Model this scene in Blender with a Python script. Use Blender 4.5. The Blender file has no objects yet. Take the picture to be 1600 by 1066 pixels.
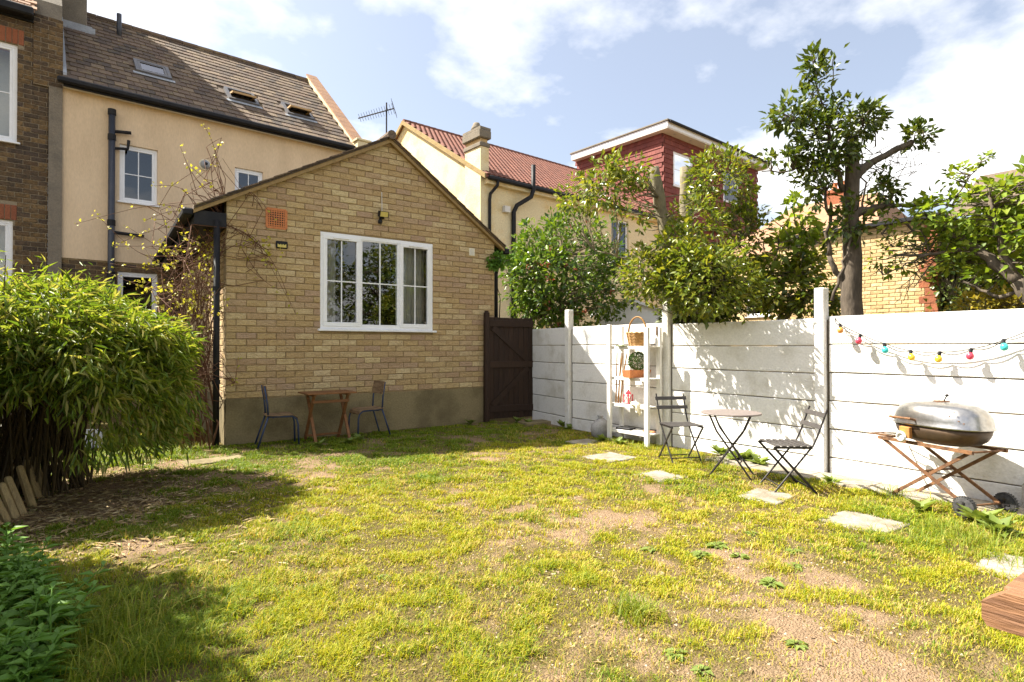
import bpy, math, random
import numpy as np
from mathutils import Vector, Matrix

R = math.radians
scene = bpy.context.scene
col = scene.collection

# ------------------------------------------------------------------ camera
CAM_H = 1.4
FPX = 897.0                      # focal length in photo pixels (photo 1600 x 1066)
YAW = R(35.5)
PITCH = R(0.51)
cam_d = bpy.data.cameras.new('camera')
cam_d.sensor_width = 36.0
cam_d.lens = 36.0 * FPX / 1600.0
cam_d.clip_start = 0.05
cam_d.clip_end = 2000
cam = bpy.data.objects.new('camera', cam_d)
col.objects.link(cam)
cam.location = (0, 0, CAM_H)
cam.rotation_euler = (R(90) + PITCH, 0, -YAW)
scene.camera = cam

# ------------------------------------------------------------------ world and sun
SUN_EL = R(49.6)
SUN_H = Vector((-0.673, 0.740)).normalized()        # horizontal direction towards the sun
world = bpy.data.worlds.new('World')
scene.world = world
world.use_nodes = True
wn, wl = world.node_tree.nodes, world.node_tree.links
wn.clear()
w_out = wn.new('ShaderNodeOutputWorld')
w_bg = wn.new('ShaderNodeBackground'); w_bg.inputs['Strength'].default_value = 0.062
w_sky = wn.new('ShaderNodeTexSky'); w_sky.sky_type = 'NISHITA'
w_sky.sun_disc = False
w_sky.sun_elevation = SUN_EL
w_sky.sun_rotation = math.atan2(SUN_H.x, SUN_H.y)
w_sky.altitude = 30; w_sky.air_density = 1.0; w_sky.dust_density = 2.6; w_sky.ozone_density = 1.4
w_tc = wn.new('ShaderNodeTexCoord')
w_sep = wn.new('ShaderNodeSeparateXYZ'); wl.new(w_tc.outputs['Generated'], w_sep.inputs[0])
# project view direction on a cloud deck: (x, y) / (z + 0.22)
w_add = wn.new('ShaderNodeMath'); w_add.operation = 'ADD'; w_add.inputs[1].default_value = 0.22
wl.new(w_sep.outputs['Z'], w_add.inputs[0])
w_mx = wn.new('ShaderNodeMath'); w_mx.operation = 'MAXIMUM'; w_mx.inputs[1].default_value = 0.08
wl.new(w_add.outputs[0], w_mx.inputs[0])
w_dx = wn.new('ShaderNodeMath'); w_dx.operation = 'DIVIDE'
w_dy = wn.new('ShaderNodeMath'); w_dy.operation = 'DIVIDE'
wl.new(w_sep.outputs['X'], w_dx.inputs[0]); wl.new(w_mx.outputs[0], w_dx.inputs[1])
wl.new(w_sep.outputs['Y'], w_dy.inputs[0]); wl.new(w_mx.outputs[0], w_dy.inputs[1])
w_cmb = wn.new('ShaderNodeCombineXYZ')
wl.new(w_dx.outputs[0], w_cmb.inputs[0]); wl.new(w_dy.outputs[0], w_cmb.inputs[1])
w_map = wn.new('ShaderNodeMapping')
w_map.inputs['Location'].default_value = (3.1, 1.7, 0.4)
w_map.inputs['Scale'].default_value = (1.0, 1.0, 1.0)
wl.new(w_cmb.outputs[0], w_map.inputs['Vector'])
w_n = wn.new('ShaderNodeTexNoise'); w_n.inputs['Scale'].default_value = 1.25
w_n.inputs['Detail'].default_value = 8; w_n.inputs['Roughness'].default_value = 0.55
wl.new(w_map.outputs[0], w_n.inputs['Vector'])
w_r = wn.new('ShaderNodeValToRGB')
w_r.color_ramp.elements[0].position = 0.43; w_r.color_ramp.elements[0].color = (0.18, 0.18, 0.18, 1)
w_r.color_ramp.elements[1].position = 0.58; w_r.color_ramp.elements[1].color = (1, 1, 1, 1)
wl.new(w_n.outputs['Fac'], w_r.inputs[0])
w_mix = wn.new('ShaderNodeMixRGB')
wl.new(w_r.outputs['Color'], w_mix.inputs['Fac'])
wl.new(w_sky.outputs[0], w_mix.inputs['Color1'])
w_mix.inputs['Color2'].default_value = (8.2, 8.1, 8.0, 1)      # white sunlit cloud
wl.new(w_mix.outputs[0], w_bg.inputs['Color'])
wl.new(w_bg.outputs[0], w_out.inputs['Surface'])

sun_d = bpy.data.lights.new('sun', 'SUN')
sun_d.energy = 5.0
sun_d.angle = R(0.5)
sun_d.color = (1.0, 0.94, 0.83)
sun = bpy.data.objects.new('sun', sun_d)
col.objects.link(sun)
sdir = Vector((SUN_H.x * math.cos(SUN_EL), SUN_H.y * math.cos(SUN_EL), math.sin(SUN_EL)))
sun.rotation_euler = sdir.to_track_quat('Z', 'Y').to_euler()
sun.location = sdir * 40

vs = scene.view_settings
vs.view_transform = 'Standard'; vs.look = 'None'; vs.gamma = 1.0; vs.use_curve_mapping = False
vs.exposure = 1.75

# ------------------------------------------------------------------ pixel -> ray helpers (photo pixels)
CM = Matrix.Translation((0, 0, CAM_H)) @ cam.rotation_euler.to_matrix().to_4x4()
def ray(px, py):
    d = CM.to_3x3() @ Vector(((px - 800) / FPX, -(py - 533) / FPX, -1))
    return Vector((0, 0, CAM_H)), d
def hit(px, py, p, n):
    o, d = ray(px, py)
    p, n = Vector(p), Vector(n)
    return o + d * ((p - o).dot(n) / d.dot(n))
def G(px, py, z=0.0): return hit(px, py, (0, 0, z), (0, 0, 1))         # point on the ground
def FX(px, py, X): return hit(px, py, (X, 0, 0), (1, 0, 0))              # point on the plane x = X
def FY(px, py, Y): return hit(px, py, (0, Y, 0), (0, 1, 0))
def AT(px, py, Z):                                                       # point at depth Z
    o, d = ray(px, py)
    return o + d * Z

rng = np.random.default_rng(7)
rnd = random.Random(11)

# ------------------------------------------------------------------ materials
def _ramp(nt, cols, const=False):
    r = nt.nodes.new('ShaderNodeValToRGB')
    cr = r.color_ramp
    n = len(cols)
    while len(cr.elements) < n: cr.elements.new(0.5)
    for i, c in enumerate(cols):
        cr.elements[i].position = i / max(1, n - 1) if not const else i / n
        cr.elements[i].color = (c[0], c[1], c[2], 1)
    if const: cr.interpolation = 'CONSTANT'
    return r

def mat(name, pal, dirt=None, dscale=4.0, damt=0.5, drange=(0.42, 0.66), rough=0.75, bump=0.0, bscale=30.0,
        spec=0.3, metal=0.0, stretch=(1, 1, 1), fine=0.12, fscale=40.0, translucent=0.0, world_tex=False):
    """pal: colours picked by the per-piece random; dirt: second colour by a large noise; fine: small value variation"""
    m = bpy.data.materials.new(name)
    m.use_nodes = True
    nt = m.node_tree; N, L = nt.nodes, nt.links
    N.clear()
    out = N.new('ShaderNodeOutputMaterial')
    b = N.new('ShaderNodeBsdfPrincipled')
    b.inputs['Roughness'].default_value = rough
    b.inputs['Metallic'].default_value = metal
    b.inputs['Specular IOR Level'].default_value = spec
    tc = N.new('ShaderNodeTexCoord')
    oi = N.new('ShaderNodeObjectInfo')
    at = N.new('ShaderNodeAttribute'); at.attribute_name = 'rnd'
    ad = N.new('ShaderNodeMath'); ad.operation = 'ADD'
    L.new(oi.outputs['Random'], ad.inputs[0]); L.new(at.outputs['Fac'], ad.inputs[1])
    fr = N.new('ShaderNodeMath'); fr.operation = 'FRACT'; L.new(ad.outputs[0], fr.inputs[0])
    if world_tex:
        geo = N.new('ShaderNodeNewGeometry'); vec = geo.outputs['Position']
    else:
        mul = N.new('ShaderNodeMath'); mul.operation = 'MULTIPLY'; mul.inputs[1].default_value = 37.0
        L.new(fr.outputs[0], mul.inputs[0])
        va = N.new('ShaderNodeVectorMath'); va.operation = 'ADD'
        L.new(tc.outputs['Object'], va.inputs[0]); L.new(mul.outputs[0], va.inputs[1])
        vec = va.outputs[0]
    mp = N.new('ShaderNodeMapping'); mp.inputs['Scale'].default_value = stretch
    L.new(vec, mp.inputs['Vector'])
    if len(pal) > 1:
        r = _ramp(nt, pal); L.new(fr.outputs[0], r.inputs[0]); cur = r.outputs['Color']
    else:
        rgb = N.new('ShaderNodeRGB'); rgb.outputs[0].default_value = (*pal[0], 1); cur = rgb.outputs[0]
    if dirt is not None:
        n1 = N.new('ShaderNodeTexNoise'); n1.inputs['Scale'].default_value = dscale; n1.inputs['Detail'].default_value = 6
        n1.inputs['Roughness'].default_value = 0.62
        L.new(mp.outputs[0], n1.inputs['Vector'])
        mr = N.new('ShaderNodeMapRange'); mr.inputs['From Min'].default_value = drange[0]; mr.inputs['From Max'].default_value = drange[1]
        mr.inputs['To Max'].default_value = damt
        L.new(n1.outputs['Fac'], mr.inputs['Value'])
        mx = N.new('ShaderNodeMixRGB'); mx.inputs['Color2'].default_value = (*dirt, 1)
        L.new(mr.outputs[0], mx.inputs['Fac']); L.new(cur, mx.inputs['Color1']); cur = mx.outputs[0]
    if fine > 0:
        n2 = N.new('ShaderNodeTexNoise'); n2.inputs['Scale'].default_value = fscale; n2.inputs['Detail'].default_value = 5
        L.new(mp.outputs[0], n2.inputs['Vector'])
        m2 = N.new('ShaderNodeMapRange'); m2.inputs['From Min'].default_value = 0.25; m2.inputs['From Max'].default_value = 0.75
        m2.inputs['To Min'].default_value = 1 - fine * 1.6; m2.inputs['To Max'].default_value = 1 + fine * 1.6
        L.new(n2.outputs['Fac'], m2.inputs['Value'])
        vm = N.new('ShaderNodeVectorMath'); vm.operation = 'SCALE'
        L.new(cur, vm.inputs[0]); L.new(m2.outputs[0], vm.inputs['Scale']); cur = vm.outputs[0]
    L.new(cur, b.inputs['Base Color'])
    if bump > 0:
        n3 = N.new('ShaderNodeTexNoise'); n3.inputs['Scale'].default_value = bscale; n3.inputs['Detail'].default_value = 6
        L.new(mp.outputs[0], n3.inputs['Vector'])
        bp = N.new('ShaderNodeBump'); bp.inputs['Strength'].default_value = bump; bp.inputs['Distance'].default_value = 0.02
        L.new(n3.outputs['Fac'], bp.inputs['Height']); L.new(bp.outputs[0], b.inputs['Normal'])
    sh = b.outputs[0]
    if translucent > 0:
        t = N.new('ShaderNodeBsdfTranslucent')
        sc = N.new('ShaderNodeVectorMath'); sc.operation = 'MULTIPLY'; sc.inputs[1].default_value = (1.25, 1.2, 0.6)
        L.new(cur, sc.inputs[0]); L.new(sc.outputs[0], t.inputs['Color'])
        ms = N.new('ShaderNodeMixShader'); ms.inputs[0].default_value = translucent
        L.new(sh, ms.inputs[1]); L.new(t.outputs[0], ms.inputs[2]); sh = ms.outputs[0]
    L.new(sh, out.inputs['Surface'])
    return m

def glass_mat(name, tint=(0.86, 0.9, 0.9)):
    m = bpy.data.materials.new(name); m.use_nodes = True
    nt = m.node_tree; N, L = nt.nodes, nt.links; N.clear()
    out = N.new('ShaderNodeOutputMaterial')
    tr = N.new('ShaderNodeBsdfTransparent'); tr.inputs['Color'].default_value = (*tint, 1)
    gl = N.new('ShaderNodeBsdfGlossy'); gl.inputs['Roughness'].default_value = 0.01
    nz = N.new('ShaderNodeTexNoise'); nz.inputs['Scale'].default_value = 1.6
    tc = N.new('ShaderNodeTexCoord'); L.new(tc.outputs['Object'], nz.inputs['Vector'])
    bp = N.new('ShaderNodeBump'); bp.inputs['Strength'].default_value = 0.06; bp.inputs['Distance'].default_value = 0.05
    L.new(nz.outputs['Fac'], bp.inputs['Height']); L.new(bp.outputs[0], gl.inputs['Normal'])
    fz = N.new('ShaderNodeFresnel'); fz.inputs['IOR'].default_value = 2.1
    ms = N.new('ShaderNodeMixShader')
    L.new(fz.outputs[0], ms.inputs[0]); L.new(tr.outputs[0], ms.inputs[1]); L.new(gl.outputs[0], ms.inputs[2])
    L.new(ms.outputs[0], out.inputs['Surface'])
    return m

M = {}
M['brick'] = mat('buff_brick', [(.47,.345,.17),(.40,.28,.135),(.55,.435,.25),(.37,.25,.15),(.44,.315,.155),(.39,.27,.18),(.50,.375,.19),(.42,.30,.145),(.56,.45,.25)],
                 dirt=(.30,.20,.10), dscale=14, damt=.5, rough=.9, bump=.9, bscale=22, fine=.16, fscale=70, stretch=(1,1,2))
M['mortar'] = mat('mortar', [(.27,.20,.105)], dirt=(.18,.13,.07), rough=.95, bump=.4, bscale=80)
M['plinth'] = mat('plinth_render', [(.225,.18,.095)], dirt=(.11,.088,.045), dscale=2.2, damt=.8, rough=.92, bump=.3, bscale=60)
M['dkbrick'] = mat('stock_brick', [(.10,.062,.034),(.16,.10,.042),(.06,.044,.034),(.21,.135,.06),(.12,.077,.04),(.08,.057,.042)],
                   dirt=(.03,.025,.02), dscale=12, damt=.6, rough=.92, bump=.7, bscale=30, fine=.2)
M['dkmortar'] = mat('dark_mortar', [(.26,.21,.14)], dirt=(.15,.12,.09), rough=.95)
M['redbrick'] = mat('red_brick', [(.25,.085,.04),(.30,.105,.05),(.20,.07,.038)], dirt=(.2,.08,.04), rough=.9, bump=.5)
M['ybrick'] = mat('yellow_brick', [(.55,.40,.20),(.48,.34,.16),(.60,.46,.25),(.42,.28,.13)], dirt=(.3,.2,.1), dscale=10, rough=.92, bump=.5)
M['cream'] = mat('cream_render', [(.70,.54,.36)], dirt=(.56,.42,.27), dscale=1.6, damt=.7, stretch=(1,1,.3), rough=.9, bump=.25, bscale=120, fine=.05)
M['cream2'] = mat('pebble_render', [(.70,.60,.38)], dirt=(.62,.42,.15), dscale=1.1, damt=.75, drange=(.5,.72), rough=.95, bump=.9, bscale=45, fine=.1)
M['greyrender'] = mat('grey_cement', [(.20,.17,.13)], dirt=(.11,.10,.08), dscale=3, rough=.95, bump=.4, bscale=50)
M['tile'] = mat('weathered_tile', [(.15,.10,.07),(.09,.068,.055),(.18,.125,.085),(.075,.06,.05),(.13,.09,.065),(.20,.145,.095),(.105,.077,.06)], dirt=(.28,.22,.09), dscale=7, damt=.5, drange=(.54,.7), rough=.92, bump=.5, bscale=40, fine=.2)
M['redtile'] = mat('red_roof_tile', [(.20,.08,.055),(.17,.07,.05),(.23,.095,.065),(.145,.06,.045)], dirt=(.15,.08,.06), dscale=5, rough=.88, bump=.3, fine=.15)
M['hungtile'] = mat('hung_tile', [(.19,.055,.043),(.16,.045,.036),(.215,.065,.05),(.14,.04,.034)], dirt=(.2,.05,.04), dscale=5, rough=.8, bump=.3, fine=.1)
M['browntile'] = mat('brown_roof_tile', [(.36,.20,.11),(.30,.17,.10)], dirt=(.2,.13,.09), dscale=3, rough=.9, bump=.5)
M['upvc'] = mat('white_upvc', [(.80,.81,.83)], dirt=(.70,.70,.69), dscale=3, rough=.35, spec=.4, fine=.02)
M['fence'] = mat('painted_concrete', [(.78,.76,.72),(.74,.72,.68),(.80,.78,.75)], dirt=(.44,.40,.30), dscale=2.2, damt=.75, drange=(.5,.74), rough=.9, bump=.45, bscale=45, fine=.05)
M['whitewood'] = mat('white_painted_wood', [(.72,.70,.65)], dirt=(.50,.45,.35), dscale=9, damt=.6, drange=(.52,.72), rough=.7, bump=.15, stretch=(1,1,.2))
M['black'] = mat('black_plastic', [(.012,.012,.014)], dirt=(.03,.028,.026), dscale=6, rough=.55, spec=.2)
M['bluegrey_pipe'] = mat('dark_pipe', [(.035,.04,.055)], dirt=(.07,.07,.075), dscale=4, rough=.4, spec=.4)
M['barge'] = mat('varnished_barge_board', [(.30,.20,.08)], dirt=(.18,.12,.05), dscale=5, rough=.6, stretch=(3,3,.6))
M['gate'] = mat('dark_stained_board', [(.036,.018,.010),(.028,.014,.008),(.045,.023,.012)], dirt=(.014,.008,.005), dscale=8, rough=.65, bump=.3, stretch=(6,6,.5))
M['oldwood'] = mat('old_table_wood', [(.24,.105,.035),(.18,.078,.028)], dirt=(.07,.035,.017), dscale=9, rough=.6, bump=.2, stretch=(1,5,5))
M['plywood'] = mat('worn_plywood', [(.25,.165,.09)], dirt=(.09,.05,.03), dscale=10, damt=.8, rough=.6, stretch=(1,1,4))
M['bluesteel'] = mat('blue_painted_steel', [(.016,.035,.095)], dirt=(.03,.035,.05), dscale=25, rough=.5, spec=.45)
M['darksteel'] = mat('dark_painted_steel', [(.014,.013,.014)], dirt=(.05,.032,.022), dscale=30, damt=.5, rough=.5, spec=.3)
M['tabletop'] = mat('taupe_table_top', [(.20,.165,.15)], dirt=(.13,.11,.10), dscale=8, rough=.5, spec=.4)
M['greyslat'] = mat('grey_slat', [(.40,.37,.35)], rough=.5)
M['rust'] = mat('rusty_brown_steel', [(.22,.11,.05),(.18,.085,.04)], dirt=(.06,.035,.025), dscale=14, damt=.8, rough=.75, metal=.2, bump=.2)
M['lid'] = mat('stained_chrome_lid', [(.40,.39,.38)], dirt=(.24,.18,.11), dscale=5, damt=.6, drange=(.52,.72), rough=.30, metal=.95, bump=.05)
M['bowl'] = mat('sooty_bowl', [(.10,.065,.04)], dirt=(.035,.03,.028), dscale=5, damt=.9, rough=.5, metal=.5)
M['rubber'] = mat('black_rubber', [(.03,.03,.03)], dirt=(.09,.085,.08), dscale=20, rough=.8)
M['slab'] = mat('concrete_slab', [(.30,.265,.21),(.27,.245,.20),(.32,.285,.23)], dirt=(.16,.13,.085), dscale=6, damt=.85, rough=.95, bump=.4, bscale=60)
M['stone'] = mat('pale_stone', [(.34,.31,.26)], dirt=(.2,.19,.15), dscale=9, rough=.95, bump=.7, bscale=50)
M['log'] = mat('split_log', [(.42,.30,.14),(.35,.25,.11),(.47,.35,.18)], dirt=(.16,.12,.07), dscale=9, rough=.9, bump=.4, stretch=(4,4,.6))
M['timber'] = mat('picnic_timber', [(.23,.115,.055)], dirt=(.12,.06,.035), dscale=4, damt=.8, rough=.6, bump=.4, bscale=14, stretch=(8,.8,8))
M['wicker'] = mat('wicker', [(.42,.24,.08),(.34,.18,.06)], dirt=(.2,.1,.03), dscale=30, rough=.7)
M['terracotta'] = mat('terracotta', [(.52,.19,.07)], dirt=(.40,.15,.07), dscale=8, rough=.8)
M['red'] = mat('red_lantern_paint', [(.50,.05,.07)], rough=.4)
M['cane'] = mat('bamboo_cane', [(.42,.22,.06),(.34,.17,.05)], rough=.6)
M['wire'] = mat('pale_wire', [(.62,.60,.56)], rough=.5, metal=.2)
M['glove'] = mat('cream_glove', [(.70,.64,.48)], rough=.9)
M['bag'] = mat('grey_sack', [(.34,.33,.32)], dirt=(.2,.2,.19), rough=.85, bump=.3, bscale=12)
M['lead'] = mat('lead_flashing', [(.33,.35,.38)], dirt=(.22,.23,.25), rough=.6)
M['copper'] = mat('tarnished_metal', [(.5,.5,.5)], rough=.4, metal=.7)
M['dark'] = mat('dark_interior', [(.035,.032,.03)], rough=.95)
M['curtain'] = mat('pale_curtain', [(.62,.60,.55)], rough=.95, fine=.04)
M['glass'] = glass_mat('window_glass')
M['bark'] = mat('grey_bark', [(.12,.095,.07)], dirt=(.05,.04,.03), dscale=7, damt=.8, rough=.95, bump=.6, bscale=25, stretch=(1,1,.35))
M['bark2'] = mat('lichen_bark', [(.22,.19,.12)], dirt=(.11,.09,.06), dscale=9, damt=.8, rough=.95, bump=.6, bscale=25, stretch=(1,1,.5))
M['twig'] = mat('red_brown_twig', [(.12,.055,.03),(.20,.12,.07),(.26,.18,.11)], rough=.85)
M['straw'] = mat('dry_leaf', [(.42,.31,.15),(.30,.20,.10),(.50,.40,.22),(.20,.13,.07)], rough=.9, translucent=.15)
M['bamboo'] = mat('bamboo_leaf', [(.11,.18,.02),(.19,.26,.025),(.30,.34,.04),(.14,.22,.02),(.44,.40,.12),(.08,.14,.02),(.17,.24,.022)], rough=.45, fine=0, translucent=.4)
M['culm'] = mat('bamboo_culm', [(.035,.024,.012),(.07,.048,.02)], rough=.6)
M['camellia'] = mat('glossy_leaf', [(.045,.10,.014),(.08,.15,.018),(.20,.28,.025),(.06,.12,.016),(.13,.20,.022)], rough=.30, spec=.5, fine=0, translucent=.35)
M['laurel'] = mat('yellow_green_leaf', [(.06,.10,.014),(.20,.24,.02),(.10,.15,.018),(.30,.29,.035),(.07,.115,.016)], rough=.32, spec=.5, fine=0, translucent=.38)
M['ivy'] = mat('dark_leaf', [(.045,.075,.012),(.07,.11,.016),(.16,.19,.022),(.05,.085,.014)], rough=.35, spec=.5, fine=0, translucent=.3)
M['fig'] = mat('fresh_green_leaf', [(.13,.21,.02),(.23,.31,.03),(.09,.15,.016),(.30,.35,.04),(.16,.24,.02)], rough=.5, fine=0, translucent=.45)
M['gold'] = mat('golden_leaf', [(.34,.26,.03),(.26,.24,.03),(.42,.30,.05)], rough=.5, fine=0, translucent=.4)
M['vineleaf'] = mat('young_vine_leaf', [(.46,.42,.05),(.38,.38,.05),(.52,.44,.08)], rough=.5, fine=0, translucent=.45)
M['nettle'] = mat('nettle_leaf', [(.11,.24,.03),(.16,.30,.045),(.09,.19,.028)], rough=.5, fine=0, translucent=.35)
M['weed'] = mat('weed_leaf', [(.16,.22,.04),(.22,.28,.07),(.13,.18,.035)], rough=.55, fine=0, translucent=.35)
M['box'] = mat('box_leaf', [(.03,.075,.012),(.06,.12,.02),(.10,.16,.03)], rough=.5, fine=0, translucent=.2)
M['grass'] = mat('grass_blade', [(.25,.31,.006),(.40,.375,.008),(.18,.26,.006),(.47,.39,.018),(.33,.35,.007),(.44,.36,.03),(.27,.32,.006)], rough=.6, fine=0, translucent=.35)

# ------------------------------------------------------------------ mesh builder
class MB:
    def __init__(s): s.v, s.f = [], []
    def add(s, vs, fs):
        o = len(s.v); s.v += [tuple(p) for p in vs]; s.f += [tuple(i + o for i in f) for f in fs]; return s
    def box(s, x0, x1, y0, y1, z0, z1):
        return s.add([(x0,y0,z0),(x1,y0,z0),(x1,y1,z0),(x0,y1,z0),(x0,y0,z1),(x1,y0,z1),(x1,y1,z1),(x0,y1,z1)],
                     [(0,3,2,1),(4,5,6,7),(0,1,5,4),(1,2,6,5),(2,3,7,6),(3,0,4,7)])
    def cbox(s, x0, x1, y0, y1, z0, z1, c=.006):
        """box with all edges chamfered"""
        pts, idx = [], {}
        xs, ys, zs = (x0, x1), (y0, y1), (z0, z1)
        for i in (0,1):
            for j in (0,1):
                for k in (0,1):
                    sx, sy, sz = (1 - 2*i) * c, (1 - 2*j) * c, (1 - 2*k) * c
                    for a, p in enumerate([(xs[i], ys[j]+sy, zs[k]+sz), (xs[i]+sx, ys[j], zs[k]+sz), (xs[i]+sx, ys[j]+sy, zs[k])]):
                        idx[i,j,k,a] = len(pts); pts.append(p)
        f = []
        for i in (0,1): f.append([idx[i,0,0,0], idx[i,1,0,0], idx[i,1,1,0], idx[i,0,1,0]])
        for j in (0,1): f.append([idx[0,j,0,1], idx[1,j,0,1], idx[1,j,1,1], idx[0,j,1,1]])
        for k in (0,1): f.append([idx[0,0,k,2], idx[1,0,k,2], idx[1,1,k,2], idx[0,1,k,2]])
        for i in (0,1):
            for j in (0,1): f.append([idx[i,j,0,0], idx[i,j,1,0], idx[i,j,1,1], idx[i,j,0,1]])
            for k in (0,1): f.append([idx[i,0,k,0], idx[i,1,k,0], idx[i,1,k,2], idx[i,0,k,2]])
        for j in (0,1):
            for k in (0,1): f.append([idx[0,j,k,1], idx[1,j,k,1], idx[1,j,k,2], idx[0,j,k,2]])
        for i in (0,1):
            for j in (0,1):
                for k in (0,1): f.append([idx[i,j,k,0], idx[i,j,k,1], idx[i,j,k,2]])
        return s.add(pts, f)
    def bar(s, p, q, w, t, up=(0,0,1)):
        """rectangular bar from p to q, w across, t along up"""
        p, q, up = Vector(p), Vector(q), Vector(up)
        d = (q - p).normalized(); a = d.cross(up)
        if a.length < 1e-4: a = d.cross(Vector((1,0,0)))
        a.normalize(); b = a.cross(d).normalized()
        a, b = a * w / 2, b * t / 2
        return s.add([p-a-b, p+a-b, p+a+b, p-a+b, q-a-b, q+a-b, q+a+b, q-a+b],
                     [(0,3,2,1),(4,5,6,7),(0,1,5,4),(1,2,6,5),(2,3,7,6),(3,0,4,7)])
    def tube(s, pts, r, n=8, cap=True):
        pts = [Vector(p) for p in pts]
        rs = r if isinstance(r, (list, tuple)) else [r] * len(pts)
        o = len(s.v); prev = None
        for i, p in enumerate(pts):
            d = (pts[min(i+1, len(pts)-1)] - pts[max(i-1, 0)])
            d = d.normalized() if d.length > 1e-9 else Vector((0,0,1))
            if prev is None:
                a = d.cross(Vector((0,0,1)))
                if a.length < 1e-3: a = d.cross(Vector((1,0,0)))
            else: a = prev - d * prev.dot(d)
            a.normalize(); prev = a; b = d.cross(a)
            for k in range(n):
                t = 2*math.pi*k/n
                s.v.append(tuple(p + (a*math.cos(t) + b*math.sin(t)) * rs[i]))
        for i in range(len(pts)-1):
            for k in range(n):
                k2 = (k+1) % n
                s.f.append((o+i*n+k, o+i*n+k2, o+(i+1)*n+k2, o+(i+1)*n+k))
        if cap:
            s.f.append(tuple(o+k for k in reversed(range(n))))
            s.f.append(tuple(o+(len(pts)-1)*n+k for k in range(n)))
        return s
    def lathe(s, prof, n=16, c=(0,0,0), sx=1.0, sy=1.0):
        o = len(s.v)
        for (r, z) in prof:
            for k in range(n):
                t = 2*math.pi*k/n
                s.v.append((c[0]+r*sx*math.cos(t), c[1]+r*sy*math.sin(t), c[2]+z))
        for i in range(len(prof)-1):
            for k in range(n):
                k2 = (k+1) % n
                s.f.append((o+i*n+k, o+i*n+k2, o+(i+1)*n+k2, o+(i+1)*n+k))
        s.f.append(tuple(o+k for k in reversed(range(n))))
        s.f.append(tuple(o+(len(prof)-1)*n+k for k in range(n)))
        return s
    def prism(s, poly, d):
        """poly: 3d points of one face, d: extrusion vector"""
        n = len(poly); d = Vector(d); poly = [Vector(p) for p in poly]
        return s.add(poly + [p + d for p in poly],
                     [tuple(reversed(range(n))), tuple(range(n, 2*n))] + [(i, (i+1) % n, n+(i+1) % n, n+i) for i in range(n)])
    def mesh(s, name, smooth=False, m=None):
        me = bpy.data.meshes.new(name)
        me.from_pydata(s.v, [], s.f)
        if m is not None: me.materials.append(M[m] if isinstance(m, str) else m)
        if smooth: me.polygons.foreach_set('use_smooth', [True] * len(me.polygons))
        me.update()
        return me
    def build(s, name, m, parent=None, smooth=False, loc=None, label=None):
        me = s.mesh(name, smooth, m)
        fix_normals(me)
        return link(name, me, parent, Matrix.Translation(loc) if loc is not None else None, label)

import bmesh
def fix_normals(me):
    if len(me.polygons) > 4000: return
    bm = bmesh.new(); bm.from_mesh(me); bmesh.ops.recalc_face_normals(bm, faces=bm.faces); bm.to_mesh(me); bm.free()

def link(name, data, parent=None, Mx=None, label=None):
    o = bpy.data.objects.new(name, data)
    col.objects.link(o)
    if parent is not None: o.parent = parent
    if Mx is not None: o.matrix_basis = Mx
    if label: o['label'] = label
    return o
def tag(o, label, cat, group=None, kind=None):
    o['label'] = label; o['category'] = cat
    if group: o['group'] = group
    if kind: o['kind'] = kind
    return o
def thing(name, label, cat, loc=(0,0,0), rz=0.0, group=None):
    o = link(name, None); o.location = loc; o.rotation_euler = (0, 0, rz); o.empty_display_size = .1
    return tag(o, label, cat, group)
def RM(root):     # root's world matrix before a depsgraph update
    return Matrix.Translation(root.location) @ root.rotation_euler.to_matrix().to_4x4()
def copy_tree(o, parent=None):
    c = o.copy(); col.objects.link(c)
    if parent is not None: c.parent = parent
    for ch in [x for x in bpy.data.objects if x.parent == o]: copy_tree(ch, c)
    return c

def npmesh(name, V, F, m, rv=None, smooth=False):
    """V (n,3), F (k, 3 or 4) index array, rv per-face random"""
    me = bpy.data.meshes.new(name)
    V = np.asarray(V, np.float32); F = np.asarray(F, np.int32)
    k = F.shape[1]
    me.vertices.add(len(V)); me.vertices.foreach_set('co', V.ravel())
    me.loops.add(F.size); me.loops.foreach_set('vertex_index', F.ravel())
    me.polygons.add(len(F)); me.polygons.foreach_set('loop_start', np.arange(0, F.size, k, dtype=np.int32))
    me.polygons.foreach_set('loop_total', np.full(len(F), k, np.int32))
    if smooth: me.polygons.foreach_set('use_smooth', np.ones(len(F), bool))
    if rv is not None:
        a = me.attributes.new('rnd', 'FLOAT', 'FACE'); a.data.foreach_set('value', np.asarray(rv, np.float32))
    me.materials.append(M[m]); me.update(calc_edges=True)
    return me

def pieces(name, items, m, parent, rootM, limit=300, stuff='rest'):
    """items: (mesh, local matrix). The `limit` pieces nearest the camera (in view) become objects, the rest one joined part"""
    def key(it):
        p = rootM @ it[1].translation
        q = CM.inverted() @ p
        z = max(.1, -q.z)
        x, y = q.x / z * FPX, q.y / z * FPX
        off = max(0, abs(x) - 800) + max(0, abs(y) - 533)
        return z + off * .05
    items = sorted(items, key=key)
    for me, mx in items[:limit]:
        if not me.materials: me.materials.append(M[m])
        link(name, me, parent, mx)
    rest = items[limit:]
    if rest:
        mb = MB(); rv = []
        for me, mx in rest:
            o = len(mb.v)
            mb.v += [tuple(mx @ v.co) for v in me.vertices]
            r = rnd.random()
            for p in me.polygons:
                mb.f.append(tuple(i + o for i in p.vertices)); rv.append(r)
        me = mb.mesh(stuff, m=m)
        a = me.attributes.new('rnd', 'FLOAT', 'FACE'); a.data.foreach_set('value', rv)
        o = link(stuff, me, parent); o['kind'] = 'stuff'

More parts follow.
